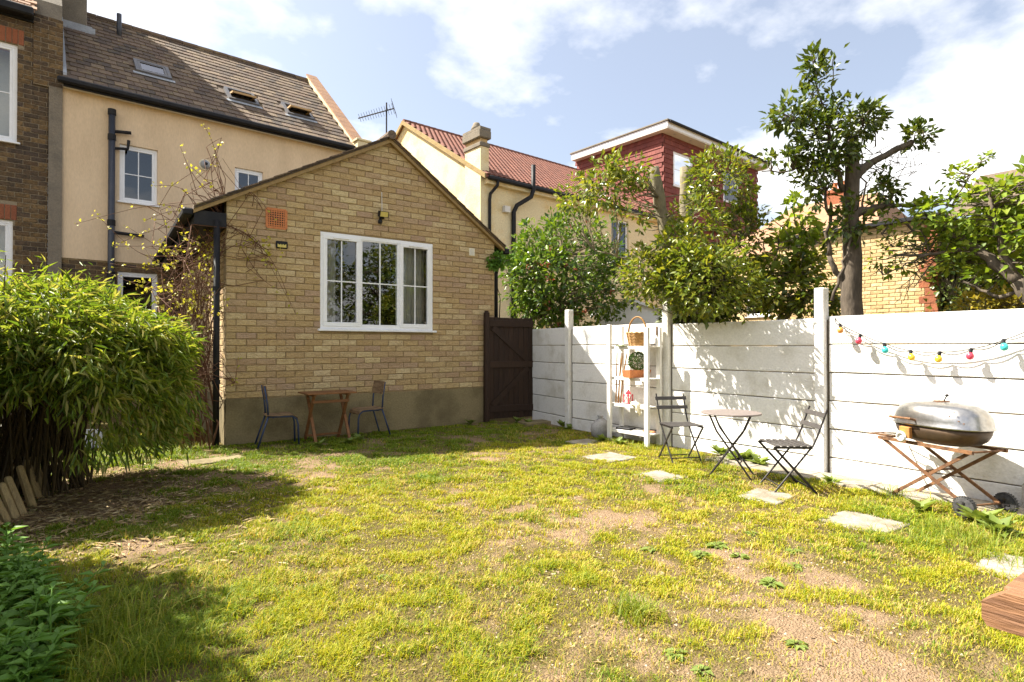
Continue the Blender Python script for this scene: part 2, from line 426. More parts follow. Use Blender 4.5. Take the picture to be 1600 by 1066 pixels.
def brick_mesh(w, h, d, seed, c=.006, jit=.002):
    """one brick, face at y=-d, back at y=0, chamfered and slightly uneven face, origin at its lower left back"""
    r = random.Random(seed); j = lambda: r.uniform(-jit, jit)
    v = [(0,0,0),(w,0,0),(w,0,h),(0,0,h)]
    v += [(j(),-d+c,j()),(w+j(),-d+c,j()),(w+j(),-d+c,h+j()),(j(),-d+c,h+j())]
    v += [(c,-d+j(),c),(w-c,-d+j(),c),(w-c,-d+j(),h-c),(c,-d+j(),h-c)]
    f = []
    for a in (0, 4):
        for i in range(4): k = (i+1) % 4; f.append((a+i, a+k, a+4+k, a+4+i))
    f.append((8,9,10,11))
    mb = MB(); mb.add(v, f)
    return mb.mesh('brick')

def clip(poly, a, b, c):
    """keep a*x + b*z <= c of a 2d polygon"""
    out = []
    for i in range(len(poly)):
        p, q = poly[i], poly[(i+1) % len(poly)]
        dp, dq = a*p[0]+b*p[1]-c, a*q[0]+b*q[1]-c
        if dp <= 0: out.append(p)
        if dp * dq < 0:
            t = dp / (dp - dq); out.append((p[0]+(q[0]-p[0])*t, p[1]+(q[1]-p[1])*t))
    return out

def brickwork(x0, x1, z0, z1, bw, bh, gap, depth, cuts=(), holes=(), seed=1, jit=.002, c=.006, y=0.0):
    """stretcher bond on the local plane y: list of (mesh, matrix). cuts: (a,b,c) half planes, holes: rectangles"""
    items = []; r = random.Random(seed)
    var = [brick_mesh(bw-gap, bh-gap, depth, seed*10+i, c, jit) for i in range(6)]
    row = 0; z = z0
    while z < z1 - gap*2:
        x = x0 - (bw/2 if row % 2 else 0)
        hh = min(bh-gap, z1 - z)
        while x < x1 - gap:
            a, b = max(x, x0), min(x + bw - gap, x1)
            segs = [(a, b)]
            for (hx0, hx1, hz0, hz1) in holes:
                if z + hh > hz0 + .012 and z < hz1 - .012:
                    ns = []
                    for (s, e) in segs:
                        if s < hx0: ns.append((s, min(e, hx0)))
                        if e > hx1: ns.append((max(s, hx1), e))
                    segs = [q for q in ns if q[1]-q[0] > .02]
            for (s, e) in segs:
                if e - s < .02: continue
                whole = abs((e-s)-(bw-gap)) < 1e-4 and abs(hh-(bh-gap)) < 1e-4
                poly = [(s,z),(e,z),(e,z+hh),(s,z+hh)]; cutp = poly
                for k in cuts: cutp = clip(cutp, *k)
                if len(cutp) < 3: continue
                clipped = len(cutp) != 4 or max(abs(p[0]-q[0])+abs(p[1]-q[1]) for p, q in zip(cutp, poly)) > 1e-5
                mx = Matrix.Translation((s, y + r.uniform(-.0025,.0025), z))
                if whole and not clipped: items.append((var[r.randrange(6)], mx))
                elif not clipped: items.append((brick_mesh(e-s, hh, depth, r.randrange(999), c, jit), mx))
                else:
                    mb = MB().prism([(p[0]-s, 0, p[1]-z) for p in cutp], (0,-depth,0))
                    items.append((mb.mesh('brick'), mx))
            x += bw
        z += bh; row += 1
    return items

def wall_sheet(mb, x0, x1, z0, z1, holes, y=0.0, thick=.2):
    """wall box with rectangular openings, front at y, cut into strips (holes must not overlap in x)"""
    xs = sorted({x0, x1, *[h[0] for h in holes], *[h[1] for h in holes]})
    for a, b in zip(xs, xs[1:]):
        zz = z0
        for h in sorted([h for h in holes if h[0] <= a + 1e-6 and h[1] >= b - 1e-6], key=lambda h: h[2]):
            if h[2] > zz: mb.box(a, b, y, y+thick, zz, h[2])
            zz = h[3]
        if z1 > zz: mb.box(a, b, y, y+thick, zz, z1)

def window(parent, x0, x1, z0, z1, y=0.0, lights=((0,1),), bars=(1,1), fw=.055, sash=.045, recess=.06, sill=True, depth=.07,
           name='window', blind=None, dark=True, gm='glass', open_sash=()):
    """uPVC window in local wall coords (wall face at y, outside towards -y). lights: fractions of the width"""
    w, h = x1-x0, z1-z0
    yf = y + recess
    mb = MB()
    mb.cbox(x0, x1, yf, yf+depth, z1-fw, z1, .004); mb.cbox(x0, x1, yf, yf+depth, z0, z0+fw, .004)
    mb.cbox(x0, x0+fw, yf+.001, yf+depth-.001, z0+fw, z1-fw, .004); mb.cbox(x1-fw, x1, yf+.001, yf+depth-.001, z0+fw, z1-fw, .004)
    wo = mb.build(name, 'upvc', parent)
    edges = [x0+fw] + [x0 + w*l[1] for l in lights[:-1]] + [x1-fw]
    for i, l in enumerate(lights):
        a, b = edges[i] + (.02 if i else 0), edges[i+1] - (.02 if i < len(lights)-1 else 0)
        if i: MB().cbox(edges[i]-.022, edges[i]+.022, yf+.002, yf+depth-.002, z0+fw, z1-fw, .004).build('mullion', 'upvc', wo)
        s = sash if (len(lights) == 1 or i in open_sash) else .018
        pr = .014 if i in open_sash else -.004
        m2 = MB()
        za, zb = z0+fw, z1-fw
        if i in open_sash: a -= .018; b += .018; za -= .018; zb += .018
        m2.cbox(a, b, yf-pr, yf+.05, zb-s, zb, .005); m2.cbox(a, b, yf-pr, yf+.05, za, za+s, .005)
        m2.cbox(a, a+s, yf-pr+.001, yf+.049, za+s, zb-s, .005); m2.cbox(b-s, b, yf-pr+.001, yf+.049, za+s, zb-s, .005)
        m2.build('sash', 'upvc', wo)
        a, b, za, zb = a+s, b-s, za+s, zb-s
        MB().add([(a,yf+.022,za),(b,yf+.022,za),(b,yf+.022,zb),(a,yf+.022,zb)], [(0,1,2,3)]).build('pane', gm, wo)
        for k in range(bars[0]):
            xx = a + (b-a)*(k+1)/(bars[0]+1)
            MB().box(xx-.009, xx+.009, yf+.012, yf+.030, za, zb).build('glazing_bar', 'upvc', wo)
        for k in range(bars[1]):
            zz = za + (zb-za)*(k+1)/(bars[1]+1)
            MB().box(a, b, yf+.010, yf+.031, zz-.009, zz+.009).build('glazing_bar', 'upvc', wo)
    if sill:
        MB().cbox(x0-.04, x1+.05, y-.055, yf+.03, z0-.035, z0-.002, .006).build('sill', 'upvc', wo)
    return wo

def LW(root, px, py, y=0.0):
    m = RM(root); p = m @ Vector((0, y, 0)); n = m.to_3x3() @ Vector((0, 1, 0))
    return m.inverted() @ hit(px, py, p, n)
def LPL(root, px, py, p, n):
    m = RM(root)
    return m.inverted() @ hit(px, py, m @ Vector(p), m.to_3x3() @ Vector(n))

def roof_tiles(y0, z0, y1, z1, xa, xb, tw, row, th=.016, skip=None, seed=3, wavy=0.0):
    """tiles lying on the slope from (y0,z0) up to (y1,z1), x from xa to xb"""
    r = random.Random(seed)
    ln = math.hypot(y1-y0, z1-z0); ang = math.atan2(z1-z0, y1-y0)
    meshes = []
    for i in range(5):
        mb = MB(); j = lambda a: r.uniform(-a, a)
        w, l = tw - .012, row * 1.18
        if wavy:
            xs = [0, w*.3, w*.6, w]; hs = [0, wavy, wavy, 0]
            v = [(x, 0, h + th + .006) for x, h in zip(xs, hs)] + [(x, l, h + th*.4) for x, h in zip(xs, hs)] + [(x, 0, h - .002) for x, h in zip(xs, hs)]
            f = [(k, k+1, 5+k, 4+k) for k in range(3)] + [(8+k, 9+k, k+1, k) for k in range(3)]
            mb.add(v, f)
        else:
            a = .006
            mb.add([(0,j(a),0),(w,j(a),0),(w,l,0),(0,l,0),(0,j(a),th+.008+j(.003)),(w,j(a),th+.008+j(.003)),(w,l,th*.4),(0,l,th*.4)],
                   [(4,5,6,7),(0,1,5,4),(1,2,6,5),(3,0,4,7)])
        meshes.append(mb.mesh('tile'))
    items = []
    rot = Matrix.Rotation(ang, 4, 'X')
    k = 0; s = 0.0
    while s < ln - row*.5:
        x = xa - (tw/2 if k % 2 else 0)
        while x < xb:
            if x >= xa - tw*.4 and x + tw <= xb + tw*.4 and not (skip and skip(x + tw/2, s + row/2)):
                p = Vector((x, y0 + s*math.cos(ang), z0 + s*math.sin(ang)))
                items.append((meshes[r.randrange(5)], Matrix.Translation(p) @ rot @ Matrix.Rotation(r.uniform(-.012,.012), 4, 'Y')))
            x += tw
        s += row; k += 1
    return items

# =================================================================== brick extension with the gable
EX, EY, EW, EL = 1.42, 8.95, 4.56, 5.75
APX, APZ, LZ, RZ = 2.44, 4.83, 3.50, 3.36
ext = thing('brick_extension', 'buff brick gabled extension with white three-light window and cement plinth', 'extension', (EX, EY, 0))
sl, sr = (APZ-LZ)/APX, (APZ-RZ)/(EW-APX)
WIN = (1.32, 3.27, 1.67, 3.18)
cuts = [(-sl, 1, LZ-.03), (sr, 1, APZ + sr*APX - .03)]
D = .045
mb = MB()
y0 = .0
# backing wall: strips either side of and above/below the window, clipped to the gable
def gable_z(x): return min(LZ + sl*x, APZ - sr*(x-APX)) - .03
for a, b in zip([0, WIN[0], APX, WIN[1]], [WIN[0], APX, WIN[1], EW]):
    za = WIN[3] if (a >= WIN[0] and b <= WIN[1]) else 0.0
    mb.prism([(a, .013, za), (b, .013, za), (b, .013, gable_z(b)), (a, .013, gable_z(a))], (0, .22, 0))
    if za: mb.prism([(a, .013, 0), (b, .013, 0), (b, .013, WIN[2]), (a, .013, WIN[2])], (0, .22, 0))
mb.box(.009, .25, .232, EL, 0, LZ-.06)            # left side wall
mb.box(EW-.25, EW-.045, D+.23, EL, 0, RZ-.06)
wall = mb.build('wall', 'mortar', ext)
items = brickwork(0, EW, .655, APZ, .272, .0945, .011, D, cuts=cuts, holes=[WIN], seed=5, y=D+.001, jit=.004, c=.007)
pieces('brick', items, 'brick', wall, RM(ext), 300, 'brick_courses')
side = brickwork(-EL, -.05, .655, LZ-.08, .272, .0945, .011, D, seed=6, y=0)
rotm = Matrix.Translation((.046, 0, 0)) @ Matrix.Rotation(R(-90), 4, 'Z')
pieces('brick', [(m, rotm @ x) for m, x in side], 'brick', wall, RM(ext), 0, 'side_brick_courses')
mb = MB(); n = 14                                      # cement plinth, a little uneven along its top edge
top = [(EW*i/n, -.012, .635 + rnd.uniform(-.008, .012)) for i in range(n+1)]
mb.prism([(0,-.012,-.1)] + [(EW, -.012, -.1)] + list(reversed(top)), (0, .05, 0))
mb.box(-.012, .04, .04, EL, -.1, .64)
mb.build('plinth', 'plinth', ext)
# roof
ov = .10
def slab(x0, z0, x1, z1, ya, yb, t): return MB().prism([(x0,ya,z0),(x1,ya,z1),(x1,ya,z1+t),(x0,ya,z0+t)], (0, yb-ya, 0))
slab(-.42, LZ-.42*sl, APX, APZ, -ov, EL-.02, .03).build('roof_slope', 'tile', ext)
slab(EW+.18, RZ-.18*sr, APX+.002, APZ, -ov, EL-.02, .03).build('roof_slope', 'tile', ext)
for (xa, za, xb, zb, nn) in ((-.42, LZ-.42*sl, APX, APZ, 14), (EW+.18, RZ-.18*sr, APX, APZ, 13)):      # verge tiles
    for k in range(nn):
        p = Vector((xa+(xb-xa)*k/nn, 0, za+(zb-za)*k/nn+.024)); q = Vector((xa+(xb-xa)*(k+1.12)/nn, 0, za+(zb-za)*(k+1.12)/nn+.028))
        MB().prism([(p.x,-ov-.03,p.z+.008),(q.x,-ov-.03,q.z-.004),(q.x,-ov-.03,q.z+.012),(p.x,-ov-.03,p.z+.028)], (0,.35,0)).build('verge_tile', 'tile', ext)
MB().tube([(APX, -ov-.05, APZ+.05), (APX, EL-.1, APZ+.05)], .075, 10).build('ridge', 'tile', ext)
for (xa, za, xb, zb) in ((-.42, LZ-.42*sl, APX, APZ), (EW+.17, RZ-.17*sr, APX, APZ)):
    MB().prism([(xa,-.085,za-.055),(xb,-.085,zb-.065),(xb,-.085,zb-.002),(xa,-.085,za-.002)], (0,.03,0)).build('barge_board', 'barge', ext)
    MB().prism([(xa,-.054,za-.05),(xb,-.054,zb-.05),(xb,-.054,zb-.03),(xa,-.054,za-.03)], (0,.06,0)).build('soffit', 'barge', ext)
# boxed eave, gutter and downpipe on the left
ez = LZ - .42*sl
MB().box(-.41, -.01, -.06, EL, ez-.20, ez-.005).build('eave_box', 'black', ext)
MB().cbox(-.55, -.42, -.09, EL, ez-.09, ez+.01, .02).build('gutter', 'black', ext)
MB().tube([(-.13,-.06,ez-.12), (-.13,-.06,0.02)], .042, 10).build('downpipe', 'black', ext, smooth=True)
for z in (.9, 2.2): MB().tube([(-.13,-.06,z-.03), (-.13,-.06,z+.03)], .052, 10).build('pipe_collar', 'black', ext)
MB().cbox(EW+.19, EW+.30, -.08, EL, RZ-.22, RZ-.11, .02).build('gutter', 'black', ext)
MB().tube([(EW+.16,-.0,RZ-.2),(EW+.09,.02,RZ-.42),(EW+.07,.05,RZ-.6),(EW+.07,.05,1.9)], .035, 10).build('downpipe', 'black', ext, smooth=True)
# window
win = window(ext, *WIN, y=0, lights=((0,.33),(.33,.68),(.68,1)), bars=(1,1), fw=.06, sash=.065, recess=.01, open_sash=(0, 2))
for a in (WIN[0]+.20, WIN[1]-.46): MB().cbox(a, a+.26, -.018, .0, WIN[3]-.085, WIN[3]-.068, .003).build('trickle_vent', 'upvc', win)
mb = MB(); mb.box(.6, 4.0, 3.2, 3.25, .3, 3.4); mb.box(.55, .6, .3, 3.2, .3, 3.4); mb.box(4.0, 4.05, .3, 3.2, .3, 3.4); mb.box(.6, 4.0, .3, 3.2, .25, .3); mb.box(.6, 4.0, .3, 3.2, 3.35, 3.4)
mb.build('room', 'dark', ext)
def curtain(x0, x1, ph, nm='curtain'):
    mb = MB(); n = 26
    v = []
    for i in range(n+1):
        x = x0 + (x1-x0)*i/n; y = .24 + .028*math.sin(i*1.25+ph) + .01*math.sin(i*2.9)
        v += [(x, y, WIN[2]-.1), (x + .015*math.sin(i), y+.01, WIN[3])]
    mb.add(v, [(2*i, 2*i+2, 2*i+3, 2*i+1) for i in range(n)])
    mb.build(nm, 'curtain', ext, smooth=True)
curtain(WIN[0]+.02, WIN[0]+.32, 0); curtain(WIN[1]-.58, WIN[1]-.05, 1.3)
# terracotta air brick
p = LW(ext, 432, 342); w = .135
ab = MB().box(p.x-w, p.x+w, -.004, .03, p.z-w, p.z+w).build('air_brick', 'dark', ext)
mb = MB()
for i in range(9):
    t = -w + 2*w*i/8
    e = .018 if i in (0, 8) else .0065
    mb.box(p.x+t-e, p.x+t+e, -.012, -.0045, p.z-w, p.z+w)
for i in range(9):
    t = -w + 2*w*i/8
    e = .018 if i in (0, 8) else .0065
    mb.box(p.x-w, p.x+w, -.0125, -.005, p.z+t-e, p.z+t+e)
mb.build('grille', 'terracotta', ab)
p = LW(ext, 737, 394); w = .06
vb = MB().cbox(p.x-w, p.x+w, -.012, .0, p.z-w*1.15, p.z+w*1.15, .003).build('wall_vent', 'glove', ext)
for i in range(3): MB().box(p.x-w*.75+i*w*.5, p.x-w*.75+i*w*.5+.018, -.017, -.0125, p.z-w*.9, p.z+w*.9).build('louvre', 'curtain', vb)
# black plaque with yellow mark
M['yellow'] = mat('yellow_mark', [(.55,.45,.12)], rough=.5)
p = LW(ext, 440, 383)
pl = thing('wall_plaque', 'small black plaque with yellow crest mark on the brick gable', 'plaque', RM(ext) @ Vector((p.x, -.001, p.z)))
MB().cbox(-.085, .085, -.022, 0, -.055, .055, .01).build('plate', 'black', pl)
pts = [(-.062,-.038),(.062,-.038),(.062,.012),(.03,-.004),(.018,.012),(0,-.006),(-.018,.012),(-.03,-.004),(-.062,.012)]
MB().prism([(a, -.0235, b) for a, b in pts], (0, .003, 0)).build('crest', 'yellow', pl)
# floodlight
p = LW(ext, 594, 340)
fl = thing('floodlight', 'black security floodlight with sensor above the white window', 'floodlight', RM(ext) @ Vector((p.x, 0, p.z)))
MB().prism([(-.07,-.13,-.02),(.09,-.13,-.02),(.09,-.16,.07),(-.07,-.16,.07)], (0,.07,.02)).build('housing', 'black', fl)
MB().prism([(-.055,-.1335,-.012),(.075,-.1335,-.012),(.075,-.160,.062),(-.055,-.160,.062)], (0,-.004,-.001)).build('lens', 'yellow', fl)
MB().box(-.02, .04, -.08, .0, -.03, .01).build('bracket', 'black', fl)
MB().lathe([(.012,-.12),(.034,-.11),(.036,-.07),(.02,-.05),(.014,-.02)], 10, (-.03,-.07,0)).build('sensor', 'black', fl, smooth=True)
MB().tube([(.02,-.004,.03),(.03,-.004,.15),(.025,-.004,.42)], .006, 6).build('cable', 'wire', fl)
# tv aerial on the extension roof
ae = thing('tv_aerial', 'grey television aerial with many rods on a thin mast behind the gable apex', 'aerial', (4.1, 9.6, 4.62))
MB().tube([(0,0,0),(0,0,1.12)], .014, 8).build('mast', 'darksteel', ae)
bd = Vector((-.80, .45, -.30)).normalized(); bp = Vector((0,0,.98)); sd = bd.cross(Vector((0,0,1))).normalized(); su = sd.cross(bd).normalized()
MB().tube([bp - bd*.14, bp + bd*.52], .011, 6).build('boom', 'darksteel', ae)
for i in range(14):
    c = bp + bd*(-.12 + .047*i); e = .10 - .002*i
    MB().tube([c - su*e*.55 - sd*e, c + su*e*.55 + sd*e], .0035, 5).build('rod', 'darksteel', ae)
    MB().tube([c + su*e*.55 - sd*e, c - su*e*.55 + sd*e], .0035, 5).build('rod', 'darksteel', ae)
for k in (-1, 1):
    c = bp - bd*.14
    for j in range(3): MB().tube([c + su*(.05*k*(j+.5)) - sd*.13, c + su*(.05*k*(j+.5)) + sd*.13], .004, 5).build('rod', 'darksteel', ae)

# =================================================================== cream house behind
HA = math.atan2(.078, .997)
HX, HY, HW = -.685, 14.77, 6.2
EAV, RDY, RDZ = 6.75, 3.3, 9.80
h1 = thing('cream_house', 'cream rendered terraced house with weathered tiled roof and three roof windows', 'house', (HX, HY, 0), HA)
def rect(root, xa, ya, xb, yb):
    p, q = LW(root, xa, (ya)), LW(root, xb, (yb)); return (p.x, q.x, q.z, p.z)
wA = rect(h1, 187, 225, 246, 318); wB = rect(h1, 367, 262, 411, 300); wC = rect(h1, 184, 424, 246, 500)
wA = (wA[0], wA[1], LW(h1, 187, 314).z, LW(h1, 187, 224).z)
wB = (wB[0], wB[1], wB[3]-.95, LW(h1, 367, 261).z)
wC = (wC[0], wC[1], 1.6, LW(h1, 184, 424).z)
zr = LW(h1, 130, 405).z
mb = MB(); wall_sheet(mb, 0, HW, zr, EAV, [h for h in (wA, wB)], 0, .25)
w1 = mb.build('wall', 'cream', h1)
mb = MB(); wall_sheet(mb, .001, HW-.001, 0, zr-.001, [wC], .02, .23); mb.build('lower_wall', 'mortar', h1)
items = brickwork(.0, HW, 1.2, zr-.02, .235, .09, .012, .035, holes=[(wC[0]-.01, wC[1]+.01, wC[2], wC[3])], seed=8, y=.046)
pieces('brick', items, 'dkbrick', w1, RM(h1), 30, 'brick_courses')
mb = MB(); mb.box(0, .25, .25, 6.8, 0, EAV); mb.box(HW-.25, HW, .25, 6.8, 0, EAV); mb.box(.25, HW-.25, 6.55, 6.8, 0, EAV)
mb.prism([(0,0,EAV),(0,6.6,EAV),(0,RDY,RDZ-.05)], (.25,0,0)); mb.prism([(HW-.25,0,EAV),(HW-.25,6.6,EAV),(HW-.25,RDY,RDZ-.05)], (.25,0,0))
mb.build('side_wall', 'cream', h1)
window(h1, *wA, bars=(1,1), recess=.05); window(h1, *wB, bars=(1,1), recess=.05); window(h1, *wC, bars=(0,0), recess=.05)
mb = MB()
for w in (wA, wB, wC): mb.box(w[0]-.1, w[1]+.1, .9, .92, w[2]-.1, w[3]+.1)
mb.build('room_back', 'dark', h1)
# roof
ey, ezz = -.22, EAV + .02
pitch = math.atan2(RDZ-ezz, RDY-ey); rl = math.hypot(RDZ-ezz, RDY-ey)
rn = Vector((0, -math.sin(pitch), math.cos(pitch)))
def RP(root, px, py, lift=0.0):                       # pixel -> (x, s) on the front roof slope
    p = LPL(root, px, py, (0, ey, ezz + lift), rn); return p.x, (p.y-ey)/math.cos(pitch)
mb = MB().prism([(0,ey,ezz-.05),(0,RDY,RDZ-.05),(0,RDY,RDZ-.005),(0,ey,ezz-.005)], (HW,0,0))
mb.prism([(0,6.95,EAV-.1),(0,RDY+.002,RDZ-.05),(0,RDY+.002,RDZ),(0,6.95,EAV-.05)], (HW,0,0))
roof = mb.build('roof', 'tile', h1)
sk = []
for (a, b, c, d) in ((205, 92, 271, 131), (346, 135, 408, 172), (437, 160, 492, 193)):
    p, q = RP(h1, a, b), RP(h1, c, d)
    xa, xb = min(p[0], q[0]), max(p[0], q[0]); sa, sb = min(p[1], q[1]), max(p[1], q[1])
    xm, sm = RP(h1, (a+c)/2, (b+d)/2)
    sk.append((xm-.36, xm+.36, sm-.36, sm+.36))
def skip1(x, s): return any(k[0]-.06 < x < k[1]+.06 and k[2]-.06 < s < k[3]+.06 for k in sk)
pieces('tile', roof_tiles(ey, ezz, RDY, RDZ, .0, HW, .25, .25, th=.022, skip=skip1, seed=4), 'tile', roof, RM(h1), 300, 'tile_courses')
for i in range(16):
    MB().tube([(HW*i/16, RDY, RDZ+.01), (HW*(i+1)/16-.01, RDY, RDZ+.015)], .085, 8).build('ridge_tile', 'tile', roof)
SR = Matrix.Translation((0, ey, ezz)) @ Matrix.Rotation(pitch, 4, 'X')
M['skyframe'] = mat('grey_roof_window_frame', [(.10,.10,.11)], dirt=(.16,.14,.11), rough=.5)
M['skyglass'] = glass_mat('roof_window_glass'); M['skyglass'].node_tree.nodes['Fresnel'].inputs['IOR'].default_value = 4.0
M['pine'] = mat('pine_sash', [(.46,.30,.14)], rough=.6)
for i, (xa, xb, sa, sb) in enumerate(sk):
    mb = MB()
    for (a, b, c, d) in ((xa, xb, sa, sa+.07), (xa, xb, sb-.07, sb), (xa, xa+.07, sa+.07, sb-.07), (xb-.07, xb, sa+.07, sb-.07)): mb.box(a, b, c, d, -.02, .075)
    me = mb.mesh('roof_window', m='skyframe'); fix_normals(me); rw = link('roof_window', me, h1, SR)
    MB().box(xa-.06, xb+.06, sa-.12, sa-.005, .02, .032).build('flashing', 'lead', rw)
    MB().box(xa+.07, xb-.07, sa+.07, sb-.07, -.3, -.28).build('shaft', 'dark', rw)
    ang = 0 if i == 0 else R(-32 - 8*(i-1))
    c = Matrix.Translation((0, (sa+sb)/2, .045)) @ Matrix.Rotation(ang, 4, 'X')
    w, l = (xb-xa)/2-.075, (sb-sa)/2-.075; xm = (xa+xb)/2
    mb = MB()
    for (a, b, cc, d) in ((xm-w, xm+w, -l, -l+.05), (xm-w, xm+w, l-.05, l), (xm-w, xm-w+.05, -l+.05, l-.05), (xm+w-.05, xm+w, -l+.05, l-.05)): mb.box(a, b, cc, d, -.02, .025)
    me = mb.mesh('sash', m='skyframe' if i == 0 else 'pine'); fix_normals(me); link('sash', me, rw, c)
    link('pane', MB().box(xm-w+.05, xm+w-.05, -l+.05, l-.05, 0, .008).mesh('pane', m='skyglass'), rw, c)
# gutter, fascia, soffit
MB().box(.0, HW, -.19, -.01, EAV-.10, EAV-.075).build('soffit', 'curtain', h1)
MB().box(.0, HW, -.215, -.192, EAV-.13, EAV+.0).build('fascia', 'black', h1)
MB().cbox(-.1, HW, -.335, -.218, EAV-.09, EAV+.03, .03).build('gutter', 'black', h1)
# moss in clumps near the eaves
# soil pipe with branches
pt, pb = LW(h1, 175, 174, -.1), LW(h1, 171, 420, -.1)
mb = MB().tube([(pt.x, -.1, pt.z), (pt.x, -.1, .3)], .062, 12)
sp = mb.build('soil_pipe', 'bluegrey_pipe', h1, smooth=True)
for z in (pt.z-.02, pt.z-.55, 4.0, 2.9): MB().tube([(pt.x,-.1,z-.06),(pt.x,-.1,z+.06)], .075, 12).build('collar', 'black', sp)
MB().tube([(pt.x,-.1,pt.z-.42),(pt.x+.34,-.1,pt.z-.38)], .035, 8).tube([(pt.x,-.1,pt.z-.78),(pt.x+.28,-.1,pt.z-.74),(pt.x+.30,-.1,pt.z-.55)], .032, 8).build('branch_pipe', 'black', sp)
q = LW(h1, 225, 368, -.1)
MB().tube([(pt.x,-.1,q.z),(q.x,-.1,q.z-.02)], .035, 8).build('branch_pipe', 'black', sp)
# round outside lamp
p = LW(h1, 320, 258)
lm = thing('bulkhead_lamp', 'round glass outdoor lamp on the cream wall between two windows', 'lamp', RM(h1) @ Vector((p.x, 0, p.z)), HA)
me = MB().lathe([(.13,0),(.13,.03),(.115,.035)], 20).mesh('base', m='glove'); fix_normals(me); link('base', me, lm, Matrix.Rotation(R(90), 4, 'X'))
me = MB().lathe([(.10,.036),(.095,.08),(.07,.12),(.03,.138)], 20).mesh('dome', m='lead', smooth=True); fix_normals(me); link('dome', me, lm, Matrix.Rotation(R(90), 4, 'X'))
me = MB().lathe([(.035,.139),(.03,.16)], 12).mesh('cap', m='black'); fix_normals(me); link('cap', me, lm, Matrix.Rotation(R(90), 4, 'X'))
# right-hand parapet with coping
mb = MB().prism([(HW,-.2,EAV-.5),(HW,-.2,EAV+.12),(HW,RDY,RDZ+.18),(HW,6.9,EAV),(HW,6.9,EAV-.5)], (.26,0,0))
par = mb.build('parapet', 'cream2', h1)
for i in range(15):
    f0, f1 = i/15, (i+.96)/15
    a = Vector((0, -.24+(RDY+.24)*f0, EAV+.13+(RDZ+.06-EAV)*f0)); b = Vector((0, -.24+(RDY+.24)*f1, EAV+.13+(RDZ+.06-EAV)*f1))
    MB().prism([(HW-.03,a.y,a.z),(HW-.03,b.y,b.z),(HW-.03,b.y,b.z+.055),(HW-.03,a.y,a.z+.055)], (.33,0,0)).build('coping_tile', 'browntile', par)
MB().cbox(HW-.02, HW+.32, -.46, -.2, EAV-.35, EAV+.14, .01).cbox(HW-.06, HW+.36, -.5, -.16, EAV+.141, EAV+.20, .01).build('corbel', 'cream2', par)
# roof vent pipe
xv, sv = RP(h1, 186, 56)
q = SR @ Vector((xv, sv, 0))
MB().tube([(q.x,q.y,q.z-.1),(q.x,q.y,q.z+.55)], .055, 10).build('vent_pipe', 'bluegrey_pipe', h1, smooth=True)

# =================================================================== dark brick neighbour on the left
nb = thing('stock_brick_house', 'dark stock brick terraced house with red brick window arches beside the cream house', 'house', (HX, HY, 0), HA)
NE = 7.95
uA = (-1.35, LW(nb, 27, 150).x, LW(nb, 20, 222).z, LW(nb, 14, 66).z)
uB = (-1.35, LW(nb, 20, 380).x, LW(nb, 15, 470).z, LW(nb, 10, 343).z)
mb = MB(); wall_sheet(mb, -4.6, -.225, 0, NE, [uA, uB], .02, .25)
mb.box(-4.6, -4.4, .3, 7, 0, NE); mb.box(-.43, -.23, .3, 7, 0, NE); mb.box(-4.4, -.45, 6.8, 7, 0, NE)
nw = mb.build('wall', 'dkmortar', nb)
ah = .30
H = [uA, uB, (uA[0]-.1, uA[1]+.10, uA[3], uA[3]+ah), (uB[0]-.1, uB[1]+.06, uB[3], uB[3]+ah)]
def merge(h1_, h2_): return (min(h1_[0],h2_[0]), max(h1_[1],h2_[1]), h1_[2], h2_[3])
items = brickwork(-2.6, -.225, 1.5, NE, .235, .094, .012, .04, holes=H, seed=9, y=.05, jit=.004)
pieces('brick', items, 'dkbrick', nw, RM(nb), 300, 'brick_courses')
for u, ex_ in ((uA, .10), (uB, .06)):
    x = u[1] + ex_ - .003
    i = 0
    while x > u[0]-.1:
        b = brick_mesh(.082, ah-.01, .045, 40+i); b.materials.append(M['redbrick']); link('arch_brick', b, nw, Matrix.Translation((x-.085, .052, u[3]+.006))); x -= .092; i += 1
window(nb, *uA, bars=(0,1), recess=.07, fw=.07); window(nb, *uB, bars=(0,0), recess=.07, fw=.07)
mb = MB()
for u in (uA, uB): mb.box(u[0], u[1], .5, .52, u[2], u[3])
mb.build('blind', 'curtain', nb)
MB().box(-.22, -.002, -.05, .3, 0, 6.62).build('party_strip', 'greyrender', nb)
items = brickwork(-.46, .0, 6.62, 8.0, .235, .094, .012, .05, seed=12, y=.01)
mb = MB().box(-.46, .0, -.03, .3, 6.60, 8.0); pp = mb.build('pier', 'dkmortar', nb)
pieces('brick', items, 'dkbrick', pp, RM(nb), 60, 'brick_courses')
MB().cbox(-4.6, -.46, -.28, -.03, NE-.12, NE+.06, .03).build('gutter', 'black', nb)
MB().box(-4.6, -.46, -.03, .02, NE-.15, NE+.02).build('fascia', 'black', nb)
mb = MB().prism([(-4.6,-.15,NE),(-4.6,3.6,NE+3.0),(-4.6,3.6,NE+3.05),(-4.6,-.15,NE+.05)], (4.15,0,0)); mb.prism([(-4.6,7.2,NE),(-4.6,3.602,NE+3.0),(-4.6,3.602,NE+3.05),(-4.6,7.2,NE+.05)], (4.15,0,0))
nr = mb.build('roof', 'browntile', nb)
pieces('tile', roof_tiles(-.15, NE+.055, 3.6, NE+3.055, -4.6, -.45, .2, .2, seed=14), 'browntile', nr, RM(nb), 0, 'tile_courses')
